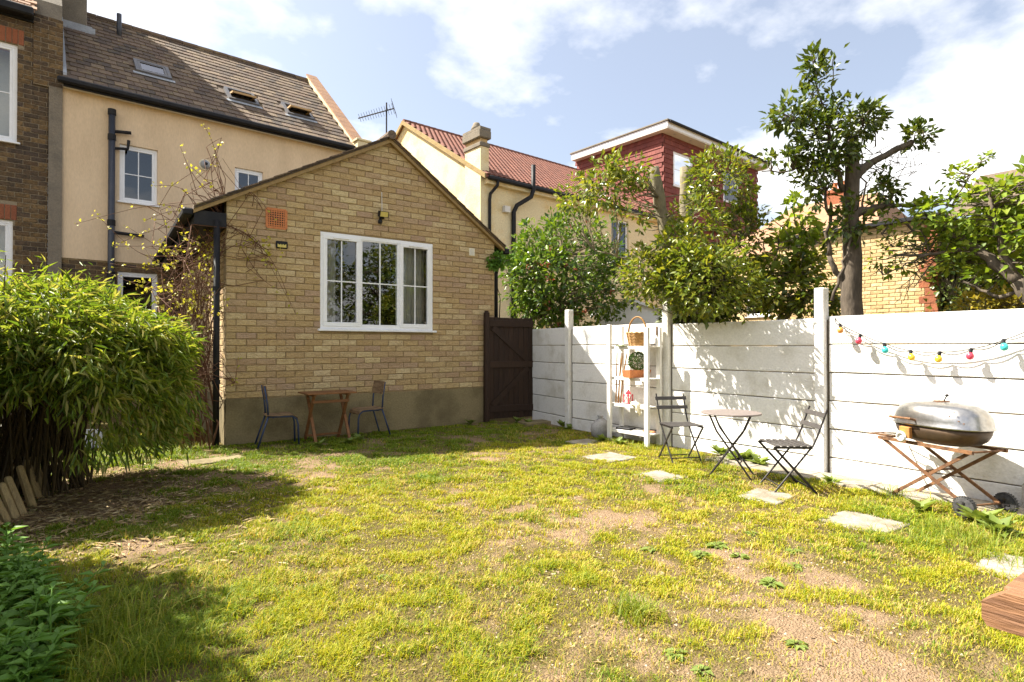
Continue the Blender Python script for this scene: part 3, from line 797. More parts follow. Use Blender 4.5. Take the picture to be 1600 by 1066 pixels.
# party chimney
xc, sc_ = RP(h1, 122, 48)
q = SR @ Vector((xc, sc_, 0))
CH = thing('chimney_stack', 'tall grey rendered chimney stack with lead flashing between the two terraced houses', 'chimney', (HX, HY, 0), HA)
CX0, CX1, CY0, CY1 = -.45, LPL(h1, 136, 30, (0, q.y, 0), (0,1,0)).x, q.y, q.y+2.5
MB().cbox(CX0, CX1, CY0, CY1, 6.6, 12.4, .02).build('stack', 'greyrender', CH)
MB().cbox(CX0-.06, CX1+.06, CY0-.06, CY1+.06, 12.4, 12.6, .02).build('cap', 'greyrender', CH)
for k in range(3): MB().lathe([(.12,0),(.10,.35),(.12,.38),(.12,.42)], 12, (CX0+.2+.25*k, (CY0+CY1)/2, 12.6)).build('chimney_pot', 'terracotta', CH, smooth=True)
MB().box(CX1-.05, CX1+.16, CY0-.02, CY1, q.z-.3, q.z+.14).box(CX0+.44, CX1+.1, CY0-.03, CY0+.01, q.z-.1, q.z+.16).build('flashing', 'lead', CH)
MB().prism([(.0,ey+.1,ezz+.0),(.0,CY0,q.z),(.0,CY0,q.z+.22),(.0,ey+.1,ezz+.16)], (.06,0,0)).build('flashing', 'lead', CH)
MB().prism([(-.46,.31,8.0),(-.46,.4,8.5),(-.46,CY0,10.3),(-.46,CY0,6.6),(-.46,.31,6.6)], (.455,0,0)).build('parapet', 'greyrender', CH)
# =================================================================== cream house with red roof, to the right
h2 = thing('red_roofed_house', 'pale yellow rendered house with red tiled roof and pointed gable end', 'house', (9.8, 15.3, 0), HA)
L2, R2Y, R2Z = 9.47, 4.97, 10.0
wD = LW(h2, 975, 380); wd = (wD.x-.75, wD.x+.28, LW(h2, 975, 412).z, LW(h2, 975, 345).z)
mb = MB(); wall_sheet(mb, 0, 17.4, 0, EAV, [wd], 0, .25)
mb.box(0, .25, .25, 9.6, 0, EAV); mb.box(17.15, 17.4, .25, 9.6, 0, EAV); mb.box(.25, 17.15, 9.4, 9.6, 0, EAV)
mb.prism([(0,.0,EAV),(0,9.6,EAV),(0,R2Y,R2Z-.08)], (.25,0,0)); mb.prism([(17.15,.0,EAV),(17.15,9.6,EAV),(17.15,R2Y,R2Z-.08)], (.25,0,0))
mb.build('wall', 'cream2', h2)
window(h2, *wd, bars=(0,0), lights=((0,.5),(.5,1)), recess=.08)
MB().box(wd[0]-.1, wd[1]+.1, .9, .92, wd[2]-.1, wd[3]+.1).build('room_back', 'dark', h2)
MB().cbox(wd[0]-.05, wd[1]+.3, -.10, .0, wd[2]-.13, wd[2]-.04, .01).build('tile_sill', 'redbrick', h2)
e2, z2 = -.25, EAV + .03
mb = MB().prism([(-.08,e2,z2-.08),(-.08,R2Y,R2Z-.08),(-.08,R2Y,R2Z-.005),(-.08,e2,z2-.005)], (17.5,0,0))
mb.prism([(-.08,9.9,z2-.08),(-.08,R2Y+.002,R2Z-.08),(-.08,R2Y+.002,R2Z),(-.08,9.9,z2)], (17.5,0,0))
r2 = mb.build('roof', 'redtile', h2)
pieces('tile', roof_tiles(e2, z2, R2Y, R2Z, -.08, 10.2, .21, .24, th=.02, seed=21, wavy=.03), 'redtile', r2, RM(h2), 0, 'tile_courses')
for i in range(34): MB().tube([(-.08+.29*i, R2Y, R2Z+.01), (.2+.29*i, R2Y, R2Z+.02)], .09, 8).build('ridge_tile', 'redtile', r2)
M['vergemoss'] = mat('mossy_verge', [(.30,.22,.10)], dirt=(.2,.13,.05), dscale=3, rough=.95, bump=.6)
for (ya, za, yb, zb) in ((e2, z2, R2Y, R2Z), (9.9, z2-.05, R2Y, R2Z)):
    MB().prism([(-.14,ya,za-.13),(-.14,yb,zb-.13),(-.14,yb,zb+.03),(-.14,ya,za+.03)], (.055,0,0)).build('verge', 'vergemoss', h2)
MB().box(.0, 9.4, -.2, -.004, EAV-.22, EAV-.06).build('boxed_eave', 'cream2', h2)
MB().cbox(.0, 9.45, -.36, -.205, EAV-.12, EAV+.01, .03).build('gutter', 'black', h2)
mb = MB().tube([(.35,-.30,EAV-.08),(.35,-.28,EAV-.25),(.22,-.08,EAV-.5),(.2,-.07,EAV-.7),(.2,-.07,.2)], .05, 10); mb.build('downpipe', 'black', h2, smooth=True)
ps = LW(h2, 826, 300, -.1); pq = LW(h2, 803, 350, -.1)
xt = LW(h2, 826, 257, -.3).z
MB().tube([(ps.x,-.34,xt),(ps.x,-.34,EAV-.15),(ps.x-.06,-.30,EAV-.38),(pq.x+.1,-.13,EAV-.72),(pq.x,-.09,EAV-.95),(pq.x,-.09,.2)], .075, 12).build('soil_pipe', 'black', h2, smooth=True)
MB().box(pq.x-.42, pq.x-.2, -.16, -.02, EAV-1.0, EAV-.8).build('junction_box', 'curtain', h2)
# corner chimney
c0, c1 = LW(h2, 741, 240, -.05).x, LW(h2, 765, 240, -.05).x
MB().cbox(-.12, c1, -.02, .85, 0, EAV+1.0, .01).build('chimney_breast', 'cream2', h2)
MB().cbox(-.10, c1-.03, .02, .82, EAV+.9, 8.0, .01).build('chimney', 'ybrick', h2)
cc = ((c1-.13)/2, .42)
cap = MB().cbox(-.16, c1+.03, -.05, .89, 7.72, 7.86, .02).cbox(-.19, c1+.06, -.08, .92, 7.99, 8.26, .03).prism([(-.17,-.06,8.26),(c1+.04,-.06,8.26),(c1+.04,.90,8.26),(-.17,.90,8.26)], (0,0,.08)).build('chimney_cap', 'greyrender', h2)
MB().lathe([(.20,0),(.16,.12),(.12,.2),(.10,.26)], 12, (cc[0], cc[1], 8.34)).build('chimney_pot', 'greyrender', h2, smooth=True)
# tile-hung dormer
X0, X1, DT = L2, 17.5, 10.42
mb = MB(); 
dw = (LW(h2,1052,240,-.03).x, LW(h2,1082,240,-.03).x, LW(h2,1052,290,-.03).z, LW(h2,1052,236,-.03).z)
dw2 = (dw[1]+2.6, dw[1]+4.0, dw[2], dw[3])
dl = 5.3
wall_sheet(mb, X0, X1, dl, DT, [dw, dw2], -.03, .2)
mb.box(X0, X0+.2, .171, 4.9, dl, DT); mb.box(X1-.2, X1, .171, 4.9, dl, DT)
dm = mb.build('dormer', 'redtile', h2)
items = []
tl = MB().add([(0,-.035,0),(.205,-.035,0),(.205,-.004,.26),(0,-.004,.26),(0,0,0),(.205,0,0)], [(0,1,2,3),(0,4,5,1)]).mesh('tile')
z = dl; k = 0
while z < DT - .05:
    x = X0 - (.105 if k % 2 else 0)
    while x < X1:
        c = (x+.1, z+.1)
        if not any(w[0]-.05 < c[0] < w[1]+.05 and w[2]-.1 < c[1] < w[3] for w in (dw, dw2)) and x > X0-.02:
            items.append((tl, Matrix.Translation((x, -.031 + rnd.uniform(-.004,.002), z))))
        x += .21
    y = .0 - (.1 if k % 2 else 0)
    while y < 4.9:
        items.append((tl, Matrix.Translation((X0-.001, y+.2, z)) @ Matrix.Rotation(R(-90), 4, 'Z'))); y += .21
    z += .205; k += 1
pieces('hung_tile', items, 'hungtile', dm, RM(h2), 0, 'hung_tile_courses')
window(h2, *dw, y=-.03, bars=(0,1), recess=.0); window(h2, *dw2, y=-.03, bars=(0,0), recess=.0)
MB().box(dw[0]-.1, dw2[1]+.1, .5, .52, dl+.1, DT-.05).build('room_back', 'dark', h2)
MB().cbox(X0-.32, X1+.3, -.50, 5.0, DT, DT+.05, .01).build('dormer_soffit', 'curtain', h2)
MB().cbox(X0-.33, X1+.31, -.51, 5.01, DT+.051, DT+.30, .01).build('dormer_fascia', 'upvc', h2)
MB().cbox(X0-.38, X1+.36, -.56, 5.06, DT+.301, DT+.37, .01).build('flat_roof', 'greyrender', h2)
MB().tube([(X0-.3,-.60,DT+.28),(X1+.3,-.60,DT+.28)], .06, 8).build('dormer_gutter', 'black', h2)
q = LW(h2, 1158, 240, .5)
MB().tube([(q.x,.5,DT+.3),(q.x,.5,DT+.95)], .09, 10).build('vent_pipe', 'bluegrey_pipe', h2, smooth=True)
for xx in (X0+.5, X0+1.7): MB().lathe([(.05,0),(.05,.012)], 12, (xx, -.28, DT-.012)).build('soffit_light', 'copper', h2)

# =================================================================== white porch behind the fence
po = thing('white_porch', 'white plastic porch with a shallow gable seen above the white fence', 'porch', (9.74, 9.03, 0), R(-40))
mb = MB(); wall_sheet(mb, -.7, .7, 0, 2.15, [(-.45, .45, .9, 2.0)], 0, .06)
mb.prism([(-.75,0,2.15),(.75,0,2.15),(0,0,2.42)], (0,.06,0)); mb.box(-.7,-.64,.06,1.4,0,2.15); mb.box(.64,.7,.06,1.4,0,2.15)
mb.build('panel_wall', 'upvc', po)
window(po, -.45, .45, .9, 2.0, y=0, bars=(0,0), recess=0, sill=False)
MB().box(-.6, .6, 1.3, 1.32, .1, 2.1).build('back', 'dark', po)
mb = MB().prism([(-.82,-.08,2.13),(0,-.08,2.42),(0,-.08,2.48),(-.82,-.08,2.19)], (0,1.5,0)).prism([(.82,-.08,2.13),(.001,-.08,2.42),(.001,-.08,2.48),(.82,-.08,2.19)], (0,1.5,0))
mb.build('roof', 'upvc', po)

# =================================================================== buildings beyond, on the right
yb = thing('yellow_brick_wing', 'sunlit yellow brick rear wing with red brick quoins beyond the fence', 'building', (13.5, 7.7, 0), R(-90))
# local x runs towards the camera side (-Y), local y into the building (+X)
mb = MB().box(0, 3.33, .03, 3.6, 0, 3.95); yw = mb.build('wall', 'mortar', yb)
items = brickwork(0, 3.10, 1.4, 3.93, .235, .08, .012, .035, seed=31, y=.057)
pieces('brick', items, 'ybrick', yw, RM(yb), 0, 'brick_courses')
k = 0; z = 1.3
while z < 3.93:
    w = .225 if k % 2 else .335
    b = brick_mesh(w, .15, .05, 60+k); b.materials.append(M['redbrick']); link('quoin', b, yw, Matrix.Translation((3.335-w, .066, z))); z += .16; k += 1
MB().cbox(-.1, 3.42, -.12, 3.7, 3.95, 4.04, .01).build('flat_roof', 'black', yb)
iv = thing('ivy_covered_house', 'brown brick house with white sash window and red jambs behind fruit tree', 'house', (14.7, 4.32, 0), R(-90))
wi = (LW(iv, 1503, 420).x, LW(iv, 1526, 420).x, LW(iv, 1515, 448).z, LW(iv, 1515, 404).z)
MB().box(-.1, 5.6, 3.5, 3.7, 0, 4.1).build('rear_wall', 'mortar', iv)
mb = MB(); wall_sheet(mb, -.1, 5.6, 0, 4.1, [wi], .03, .25)
iw = mb.build('wall', 'mortar', iv)
items = brickwork(-.1, 5.6, 1.4, 4.1, .235, .08, .012, .035, holes=[(wi[0]-.12, wi[1]+.12, wi[2], wi[3]+.1)], seed=33, y=.057)
pieces('brick', items, 'dkbrick', iw, RM(iv), 0, 'brick_courses')
window(iv, *wi, y=.03, bars=(0,0), recess=.05)
z = wi[2]
while z < wi[3]+.05:
    for xx in (wi[0]-.118, wi[1]+.004):
        b = brick_mesh(.112, .07, .045, 80); b.materials.append(M['redbrick']); link('jamb_brick', b, iw, Matrix.Translation((xx, .062, z)))
    z += .08
MB().box(wi[0], wi[1], .5, .52, wi[2], wi[3]).build('blind', 'dark', iv)
MB().prism([(-.2,-.2,4.1),(5.7,-.2,4.1),(5.7,1.9,5.3),(-.2,1.9,5.3)], (0,.02,.06)).prism([(-.2,3.9,4.1),(5.7,3.9,4.1),(5.7,1.901,5.3),(-.2,1.901,5.3)], (0,.02,.06)).build('roof', 'tile', iv)
fh = thing('distant_house', 'distant brick house with orange-brown hipped roof and stubby red chimney', 'house', (18, 12.4, 0), R(-90))
mb = MB(); wall_sheet(mb, 0, 5.0, 0, 4.5, [(1.0, 1.9, 2.4, 3.7), (3.0, 3.9, 2.4, 3.7)], .0, .25); mb.box(0,.2,.26,5,0,4.5); mb.box(4.8,5.0,.26,5,0,4.5); mb.box(.21,4.79,4.8,5,0,4.5)
fw_ = mb.build('wall', 'ybrick', fh)
window(fh, 1.0, 1.9, 2.4, 3.7, bars=(0,1)); window(fh, 3.0, 3.9, 2.4, 3.7, bars=(0,1))
MB().box(.9, 4.0, .8, .82, 2.3, 3.8).build('room_back', 'dark', fh)
mb = MB().add([(-.25,-.25,4.45),(5.25,-.25,4.45),(5.25,5.2,4.45),(-.25,5.2,4.45),(1.4,2.5,6.5),(4.2,2.5,6.4)], [(0,1,5,4),(1,2,5),(2,3,4,5),(3,0,4),(0,3,2,1)])
fr_ = mb.build('roof', 'browntile', fh)
for (x, y, h) in ((2.6, 2.2, 6.6),):
    MB().cbox(x, x+.75, y, y+.6, 5.0, h, .01).cbox(x-.05, x+.8, y-.05, y+.65, h+.001, h+.12, .01).build('chimney', 'redbrick', fr_)
    for k in range(2): MB().lathe([(.09,0),(.08,.25),(.1,.28)], 10, (x+.2+.35*k, y+.3, h+.12)).build('chimney_pot', 'terracotta', fr_)

# =================================================================== numpy noise, ground
def vnoise(x, y, seed=0):
    """smooth value noise 0..1"""
    t = np.random.default_rng(seed).random((64, 64))
    xi, yi = np.floor(x).astype(int), np.floor(y).astype(int)
    fx, fy = x - xi, y - yi
    fx, fy = fx*fx*(3-2*fx), fy*fy*(3-2*fy)
    g = lambda a, b: t[a % 64, b % 64]
    return (g(xi,yi)*(1-fx)+g(xi+1,yi)*fx)*(1-fy) + (g(xi,yi+1)*(1-fx)+g(xi+1,yi+1)*fx)*fy
def fbm(x, y, seed=0, oct=4):
    v = 0; a = .5; s = 0
    for i in range(oct):
        v = v + a*vnoise(x*2**i+i*7.3, y*2**i+i*3.1, seed+i); s += a; a *= .5
    return v / s
def blob(x, y, cx, cy, rx, ry): return np.exp(-(((x-cx)/rx)**2 + ((y-cy)/ry)**2))

def grassiness(x, y):
    """0 bare .. 1 thick turf, on the lawn"""
    g = .64 + 1.15*(fbm(x*1.5, y*1.5, 3) - .5) + 1.1*(fbm(x*5, y*5, 9) - .5)
    g = g - .26*blob(x, y, 2.6, 2.0, 1.3, 1.2) - .16*blob(x, y, 3.6, 1.7, 1.2, .8) - .16*blob(x, y, 3.3, 3.1, .9, .9)
    g = g - .75*blob(x, y, -.25, 6.5, .8, 1.1) - .30*blob(x, y, .35, 4.7, .4, .55) - .2*blob(x, y, 2.0, 8.3, 1.2, .3)
    g = g + .30*blob(x, y, 1.2, 3.0, 1.4, 1.3) + .2*blob(x, y, 4.8, 5.5, 1.6, 1.4) + .35*blob(x, y, 5.0, 1.2, 1.0, .7)
    return np.clip(g, 0, 1)
def ground_z(x, y):
    h = .035*(fbm(x*.9, y*.9, 21) - .5) + .022*(fbm(x*4, y*4, 22) - .5)
    fade = np.clip((8.7-y)/.6, 0, 1) * np.clip((6.3-x)/.4, 0, 1) * np.clip((x+3)/1, 0, 1) * np.clip((y+3)/1, 0, 1)
    return h * fade
xs = np.concatenate([[-400,-120,-40,-15,-7,-4.5], np.arange(-3, 6.6, .045), [7,8,10,14,20,40,120,400]])
ys = np.concatenate([[-400,-120,-40,-15,-6,-3.5], np.arange(-2.5, 9.0, .045), [9.5,10.5,12,15,20,40,120,400]])
gx, gy = np.meshgrid(xs, ys, indexing='ij')
gz = ground_z(gx, gy) + np.where((gx > -3) & (gx < 6.6) & (gy > -2.5) & (gy < 9), .006*(rng.random(gx.shape)-.5), 0)
nx, ny = gx.shape
idx = np.arange(nx*ny).reshape(nx, ny)
F = np.stack([idx[:-1,:-1].ravel(), idx[1:,:-1].ravel(), idx[1:,1:].ravel(), idx[:-1,1:].ravel()], 1)
def ground_mat():
    m = bpy.data.materials.new('soil_and_thatch'); m.use_nodes = True
    nt = m.node_tree; N, L = nt.nodes, nt.links
    b = N['Principled BSDF']; b.inputs['Roughness'].default_value = .95; b.inputs['Specular IOR Level'].default_value = .1
    at = N.new('ShaderNodeAttribute'); at.attribute_name = 'turf'
    geo = N.new('ShaderNodeNewGeometry')
    n1 = N.new('ShaderNodeTexNoise'); n1.inputs['Scale'].default_value = 14; n1.inputs['Detail'].default_value = 10; n1.inputs['Roughness'].default_value = .78
    n2 = N.new('ShaderNodeTexNoise'); n2.inputs['Scale'].default_value = 90; n2.inputs['Detail'].default_value = 4
    L.new(geo.outputs['Position'], n1.inputs['Vector']); L.new(geo.outputs['Position'], n2.inputs['Vector'])
    soil = _ramp(nt, [(.10,.066,.04), (.28,.19,.115), (.42,.31,.20)]); L.new(n1.outputs['Fac'], soil.inputs[0])
    th = _ramp(nt, [(.03,.026,.010), (.13,.10,.036), (.27,.205,.085)]); L.new(n1.outputs['Fac'], th.inputs[0])
    mr = N.new('ShaderNodeMapRange'); mr.inputs['From Min'].default_value = .22; mr.inputs['From Max'].default_value = .6
    L.new(at.outputs['Fac'], mr.inputs['Value'])
    mx = N.new('ShaderNodeMixRGB'); L.new(mr.outputs[0], mx.inputs['Fac']); L.new(soil.outputs[0], mx.inputs['Color1']); L.new(th.outputs[0], mx.inputs['Color2'])
    sp = _ramp(nt, [(.55,.55,.55), (1,1,1), (1.25,1.25,1.25)]); L.new(n2.outputs['Fac'], sp.inputs[0])
    mm = N.new('ShaderNodeMixRGB'); mm.blend_type = 'MULTIPLY'; mm.inputs['Fac'].default_value = 1
    L.new(mx.outputs[0], mm.inputs['Color1']); L.new(sp.outputs[0], mm.inputs['Color2']); L.new(mm.outputs[0], b.inputs['Base Color'])
    bp = N.new('ShaderNodeBump'); bp.inputs['Strength'].default_value = 1.0; bp.inputs['Distance'].default_value = .03
    L.new(n2.outputs['Fac'], bp.inputs['Height']); L.new(bp.outputs[0], b.inputs['Normal'])
    return m
M['ground'] = ground_mat()
me = npmesh('ground', np.stack([gx.ravel(), gy.ravel(), gz.ravel()], 1), F, 'ground', smooth=True)
a = me.attributes.new('turf', 'FLOAT', 'POINT'); a.data.foreach_set('value', grassiness(gx, gy).ravel().astype(np.float32))
gr = link('ground', me); tag(gr, 'soil and thin turf of the back garden', 'ground', kind='structure')
gzv = lambda x, y: float(ground_z(np.array([x]), np.array([y]))[0])

# =================================================================== white concrete fence
FXX = 6.49
M['slotdirt'] = mat('dirty_joint', [(.11,.09,.065)], rough=.95)  # dirt in the panel joints, painted shade in the post grooves
fn = thing('concrete_fence', 'white painted concrete panel fence with slotted posts along the lawn', 'fence', (FXX, 0, 0))
FP = [(6.68, 8.69), (6.49, 7.42), (6.49, 5.32), (6.49, 3.19), (6.49, 1.06), (6.49, -1.07)]
def fence_post(x, y, h, ang=0):
    mb = MB().cbox(-.055, .06, -.055, .055, -.05, h, .01)
    me = mb.mesh('post', m='fence'); fix_normals(me)
    link('post', me, fn, Matrix.Translation((x-FXX, y, 0)) @ Matrix.Rotation(ang, 4, 'Z'))
    MB().box(x-FXX+.012, x-FXX+.05, y-.098, y-.053, -.05, 1.69).build('slot', 'slotdirt', fn)  # dark strip painting in the groove's shadow beside the post
for i, (x, y) in enumerate(FP[1:]): fence_post(x, y, 2.02 + .012*((i*7) % 3), R(rnd.uniform(-1.5, 1.5)))
for (a, b) in zip(FP, FP[1:]):
    p, q = Vector((a[0]-FXX, a[1], 0)), Vector((b[0]-FXX, b[1], 0))
    d = (q-p); ln = d.length; d.normalize()
    e0, e1 = (.0 if a == FP[0] else .085), .045
    top = 1.715 + rnd.uniform(-.012, .012)
    for k in range(6):
        z1 = top - .309*k; z0 = z1 - .301
        mb = MB(); n = 10
        yy = .0 + rnd.uniform(-.005, .005)
        w = [(e0 + (ln-e0-e1)*i/n) for i in range(n+1)]
        lo = [z0 + rnd.uniform(-.0015, .003) for _ in w]; hi = [z1 - rnd.uniform(0, .004) for _ in w]
        if k == 0: hi = [z1 for _ in w]
        # front face at y = yy, chamfered top and bottom lips
        v = []
        for x, l, h in zip(w, lo, hi):
            v += [(x, yy+.006, l), (x, yy, l+.008), (x, yy, h-.008), (x, yy+.006, h), (x, yy+.045, h), (x, yy+.045, l)]
        f = []
        for i in range(n):
            for j in range(6): f.append((i*6+j, (i+1)*6+j, (i+1)*6+(j+1) % 6, i*6+(j+1) % 6))
        f += [tuple(range(6)), tuple(n*6+j for j in range(6))]
        mb.add(v, f); me = mb.mesh('panel', m='fence'); fix_normals(me)
        if k: jm = MB().box(e0, ln-e1, yy+.008, yy+.04, z1+.0005, z1+.0075).mesh('joint', m='slotdirt'); link('joint', jm, fn, Matrix.Translation(p) @ Matrix.Rotation(math.atan2(d.y, d.x), 4, 'Z'))
        # local x along the fence (towards camera), local y away from the lawn (+X)
        link('panel', me, fn, Matrix.Translation(p) @ Matrix.Rotation(math.atan2(d.y, d.x), 4, 'Z'))
# =================================================================== gate
ga = Vector((5.72, 8.86, 0)); gb = Vector((6.70, 8.70, 0)); gw = (gb-ga).length
gt = thing('wooden_gate', 'dark brown boarded side gate with diagonal braces beside the brick gable', 'gate', ga, math.atan2(gb.y-ga.y, gb.x-ga.x))
nbd = 9
for i in range(nbd):
    x0 = .07 + (gw-.07)*i/nbd
    MB().cbox(x0+.002, x0+(gw-.07)/nbd-.003, .0, .022, .06, 1.93+rnd.uniform(-.006,.006), .004).build('board', 'gate', gt)
for z in (.18, 1.0, 1.76): MB().cbox(.075, gw-.01, -.032, -.001, z, z+.12, .004).build('rail', 'gate', gt)
MB().bar((.14,-.016,1.74), (gw-.12,-.016,1.13), .028, .10, up=(0,0,1)).build('brace', 'gate', gt)
MB().bar((gw-.12,-.016,.99), (.14,-.016,.31), .028, .10, up=(0,0,1)).build('brace', 'gate', gt)
MB().cbox(-.02, .068, -.045, .045, 0, 2.02, .008).cbox(-.008, .056, -.033, .033, 2.02, 2.05, .01).build('post', 'gate', gt)
# =================================================================== paving
slabs = [((953,716),.52,.46,3), ((1030,744),.42,.42,-5), ((1198,776),.42,.38,6), ((1348,817),.52,.48,-2), ((914,691),.46,.36,2), ((1604,893),.5,.45,4)]
labs = ['square concrete stepping slab on the grass in front of the white shelf', 'small sunlit stepping slab in the grass before the black folding chair',
        'bleached stepping slab in front of the folding chair with its back to the barbecue', 'large stepping slab in the grass beside the barbecue legs',
        'half overgrown stepping slab near the foot of the white shelf', 'stepping slab in the grass beyond the timber picnic bench']
for ((px, py), w, l, a), lb in zip(slabs, labs):
    p = G(px, py); n = 5
    mb = MB().cbox(-w/2, w/2, -l/2, l/2, -.03, .02, .006)
    o = mb.build('stepping_slab', 'slab'); o.location = (p.x, p.y, gzv(p.x, p.y)-.006); o.rotation_euler = (R(rnd.uniform(-1,1)), R(rnd.uniform(-1,1)), R(a))
    tag(o, lb, 'slab')
p = G(333, 719); o = MB().cbox(-.34,.34,-.17,.17,-.03,.014,.006).build('paving_slab', 'plinth'); o.location = (p.x, p.y, -.009); o.rotation_euler = (0,0,R(8)); tag(o, 'worn soil-covered paving slab beside the corner of the brick gable', 'slab')
p = G(840, 662); o = MB().cbox(-.33,.33,-.16,.16,-.02,.05,.01).build('gate_step', 'plinth'); o.location = (p.x, p.y, .0); o.rotation_euler = (0,0,R(-6)); tag(o, 'low brown step on the ground in front of the wooden gate', 'step')
pa = thing('edging_path', 'narrow strip of pale concrete slabs along the foot of the white fence', 'path', (6.2, 0, 0))
pa['kind'] = 'structure'
y = 4.35; k = 0
while y > -1.0:
    l = .60
    mb = MB().cbox(-.20, .215, -l+.006, 0, -.04, .028, .006); me = mb.mesh('edging_slab', m='slab'); fix_normals(me)
    link('edging_slab', me, pa, Matrix.Translation((rnd.uniform(-.012,.012), y, rnd.uniform(-.006,.004))) @ Matrix.Rotation(R(rnd.uniform(-1.2,1.2)), 4, 'Z')); y -= l; k += 1
MB().box(-.2, .2, -1.0, 4.3, -.05, -.012).build('bed', 'plinth', pa)

# =================================================================== school chairs and wooden folding table
def school_chair(loc, rz, label):
    t = thing('school_chair', label, 'chair', loc, rz, 'school chairs')
    for s in (-1, 1):
        y = .165*s
        MB().tube([(-.30,y*1.12,0),(-.23,y*1.06,.22),(-.165,y,.42)], .0125, 8).build('back_leg', 'bluesteel', t, smooth=True)
        MB().tube([(-.165,y,.42),(-.18,y,.62),(-.215,y,.845)], .0125, 8).build('back_post', 'bluesteel', t, smooth=True)
        MB().tube([(.235,y*1.05,0),(.225,y,.30),(.205,y,.375),(.15,y,.412),(.0,y,.415),(-.165,y,.42)], .0125, 8).build('front_leg', 'bluesteel', t, smooth=True)
    MB().tube([(-.10,-.16,.405),(-.10,.16,.405)], .010, 8).build('cross_bar', 'bluesteel', t)
    prof = [(-.20,.447),(-.12,.435),(-.02,.430),(.08,.437),(.15,.435),(.20,.412),(.225,.378)]
    mb = MB(); v = []
    for (x, z) in prof:
        for (y, dz) in ((-.185,.006),(-.09,-.002),(.09,-.002),(.185,.006)): v.append((x, y, z+dz))
    n = len(v); v += [(a, b, c-.011) for a, b, c in v]
    f = []
    for i in range(len(prof)-1):
        for j in range(3):
            a = i*4+j; f += [(a, a+1, a+5, a+4), (n+a, n+a+4, n+a+5, n+a+1)]
    m = len(prof)
    for i in range(m-1): f += [(i*4, i*4+4, n+i*4+4, n+i*4), (i*4+3, n+i*4+3, n+i*4+7, i*4+7)]
    for j in range(3): f += [(j, n+j, n+j+1, j+1), ((m-1)*4+j, (m-1)*4+j+1, n+(m-1)*4+j+1, n+(m-1)*4+j)]
    mb.add(v, f).build('seat', 'plywood', t, smooth=False)
    mb = MB(); v = []
    for z, dx in ((.655,0),(.75,-.012),(.85,-.03)):
        for y, b in ((-.178,.0),(-.09,-.018),(0,-.024),(.09,-.018),(.178,.0)): v.append((-.175+dx+b+.012, y, z))
    n = len(v); v += [(a-.011, b, c) for a, b, c in v]; f = []
    for i in range(2):
        for j in range(4): a = i*5+j; f += [(a, a+1, a+6, a+5), (n+a, n+a+5, n+a+6, n+a+1)]
    for i in range(2): f += [(i*5, i*5+5, n+i*5+5, n+i*5), (i*5+4, n+i*5+4, n+i*5+9, i*5+9)]
    for j in range(4): f += [(j, n+j, n+j+1, j+1), (10+j, 11+j, n+11+j, n+10+j)]
    mb.add(v, f).build('backrest', 'plywood', t)
    return t
school_chair((2.05, 8.56, 0), R(-6), 'blue framed school chair with rust-brown backrest nearest the black downpipe')
school_chair((3.36, 8.58, 0), R(184), 'blue framed school chair with pale plywood backrest, on the gate side of the table')
tb = thing('folding_table', 'small worn wooden folding table between two school chairs under the brick gable', 'table', (2.72, 8.52, 0), R(1))
for k in range(6): MB().cbox(-.36, .36, -.24+.08*k, -.24+.08*k+.077, .705, .725, .003).build('top_slat', 'oldwood', tb)
for x in (-.25, .25):
    MB().bar((x-.012,-.20,.70), (x-.012,.22,0), .022, .04, up=(1,0,0)).build('leg', 'oldwood', tb)
    MB().bar((x+.012,.20,.70), (x+.012,-.22,0), .022, .04, up=(1,0,0)).build('leg', 'oldwood', tb)
    MB().cbox(x-.02, x+.02, -.22, .22, .675, .703, .003).build('batten', 'oldwood', tb)
MB().cbox(-.27, .27, -.17, -.145, .575, .615, .003).build('stretcher', 'oldwood', tb)
MB().cbox(-.27, .27, .16, .185, .06, .09, .003).build('stretcher', 'oldwood', tb)

# =================================================================== bistro table and folding chairs
p = Vector((5.5, 3.66, 0))
bt = thing('bistro_table', 'round taupe metal folding bistro table with crossed dark legs', 'table', p, R(-62))
MB().lathe([(.285,.672),(.305,.676),(.308,.684),(.305,.692),(.0,.692)], 40).build('table_top', 'tabletop', bt)
for s in (-1, 1):
    y = .15*s
    MB().tube([(-.20,y,.67),(-.13,y,.50),(.22,y,.0)], .010, 8).build('leg', 'darksteel', bt)
    MB().tube([(.20,y*.86,.67),(.13,y*.86,.50),(-.22,y*.86,.0)], .010, 8).build('leg', 'darksteel', bt)
MB().tube([(.10,-.15,.17),(.10,.15,.17)], .007, 8).build('stretcher', 'darksteel', bt)
MB().tube([(-.10,-.13,.17),(-.10,.13,.17)], .007, 8).build('stretcher', 'darksteel', bt)
MB().tube([(-.16,.15,.57),(.12,-.13,.19)], .006, 8).build('brace', 'darksteel', bt)
M['chairslat'] = mat('dark_slat', [(.06,.053,.05)], dirt=(.03,.026,.025), dscale=10, rough=.5, spec=.4)
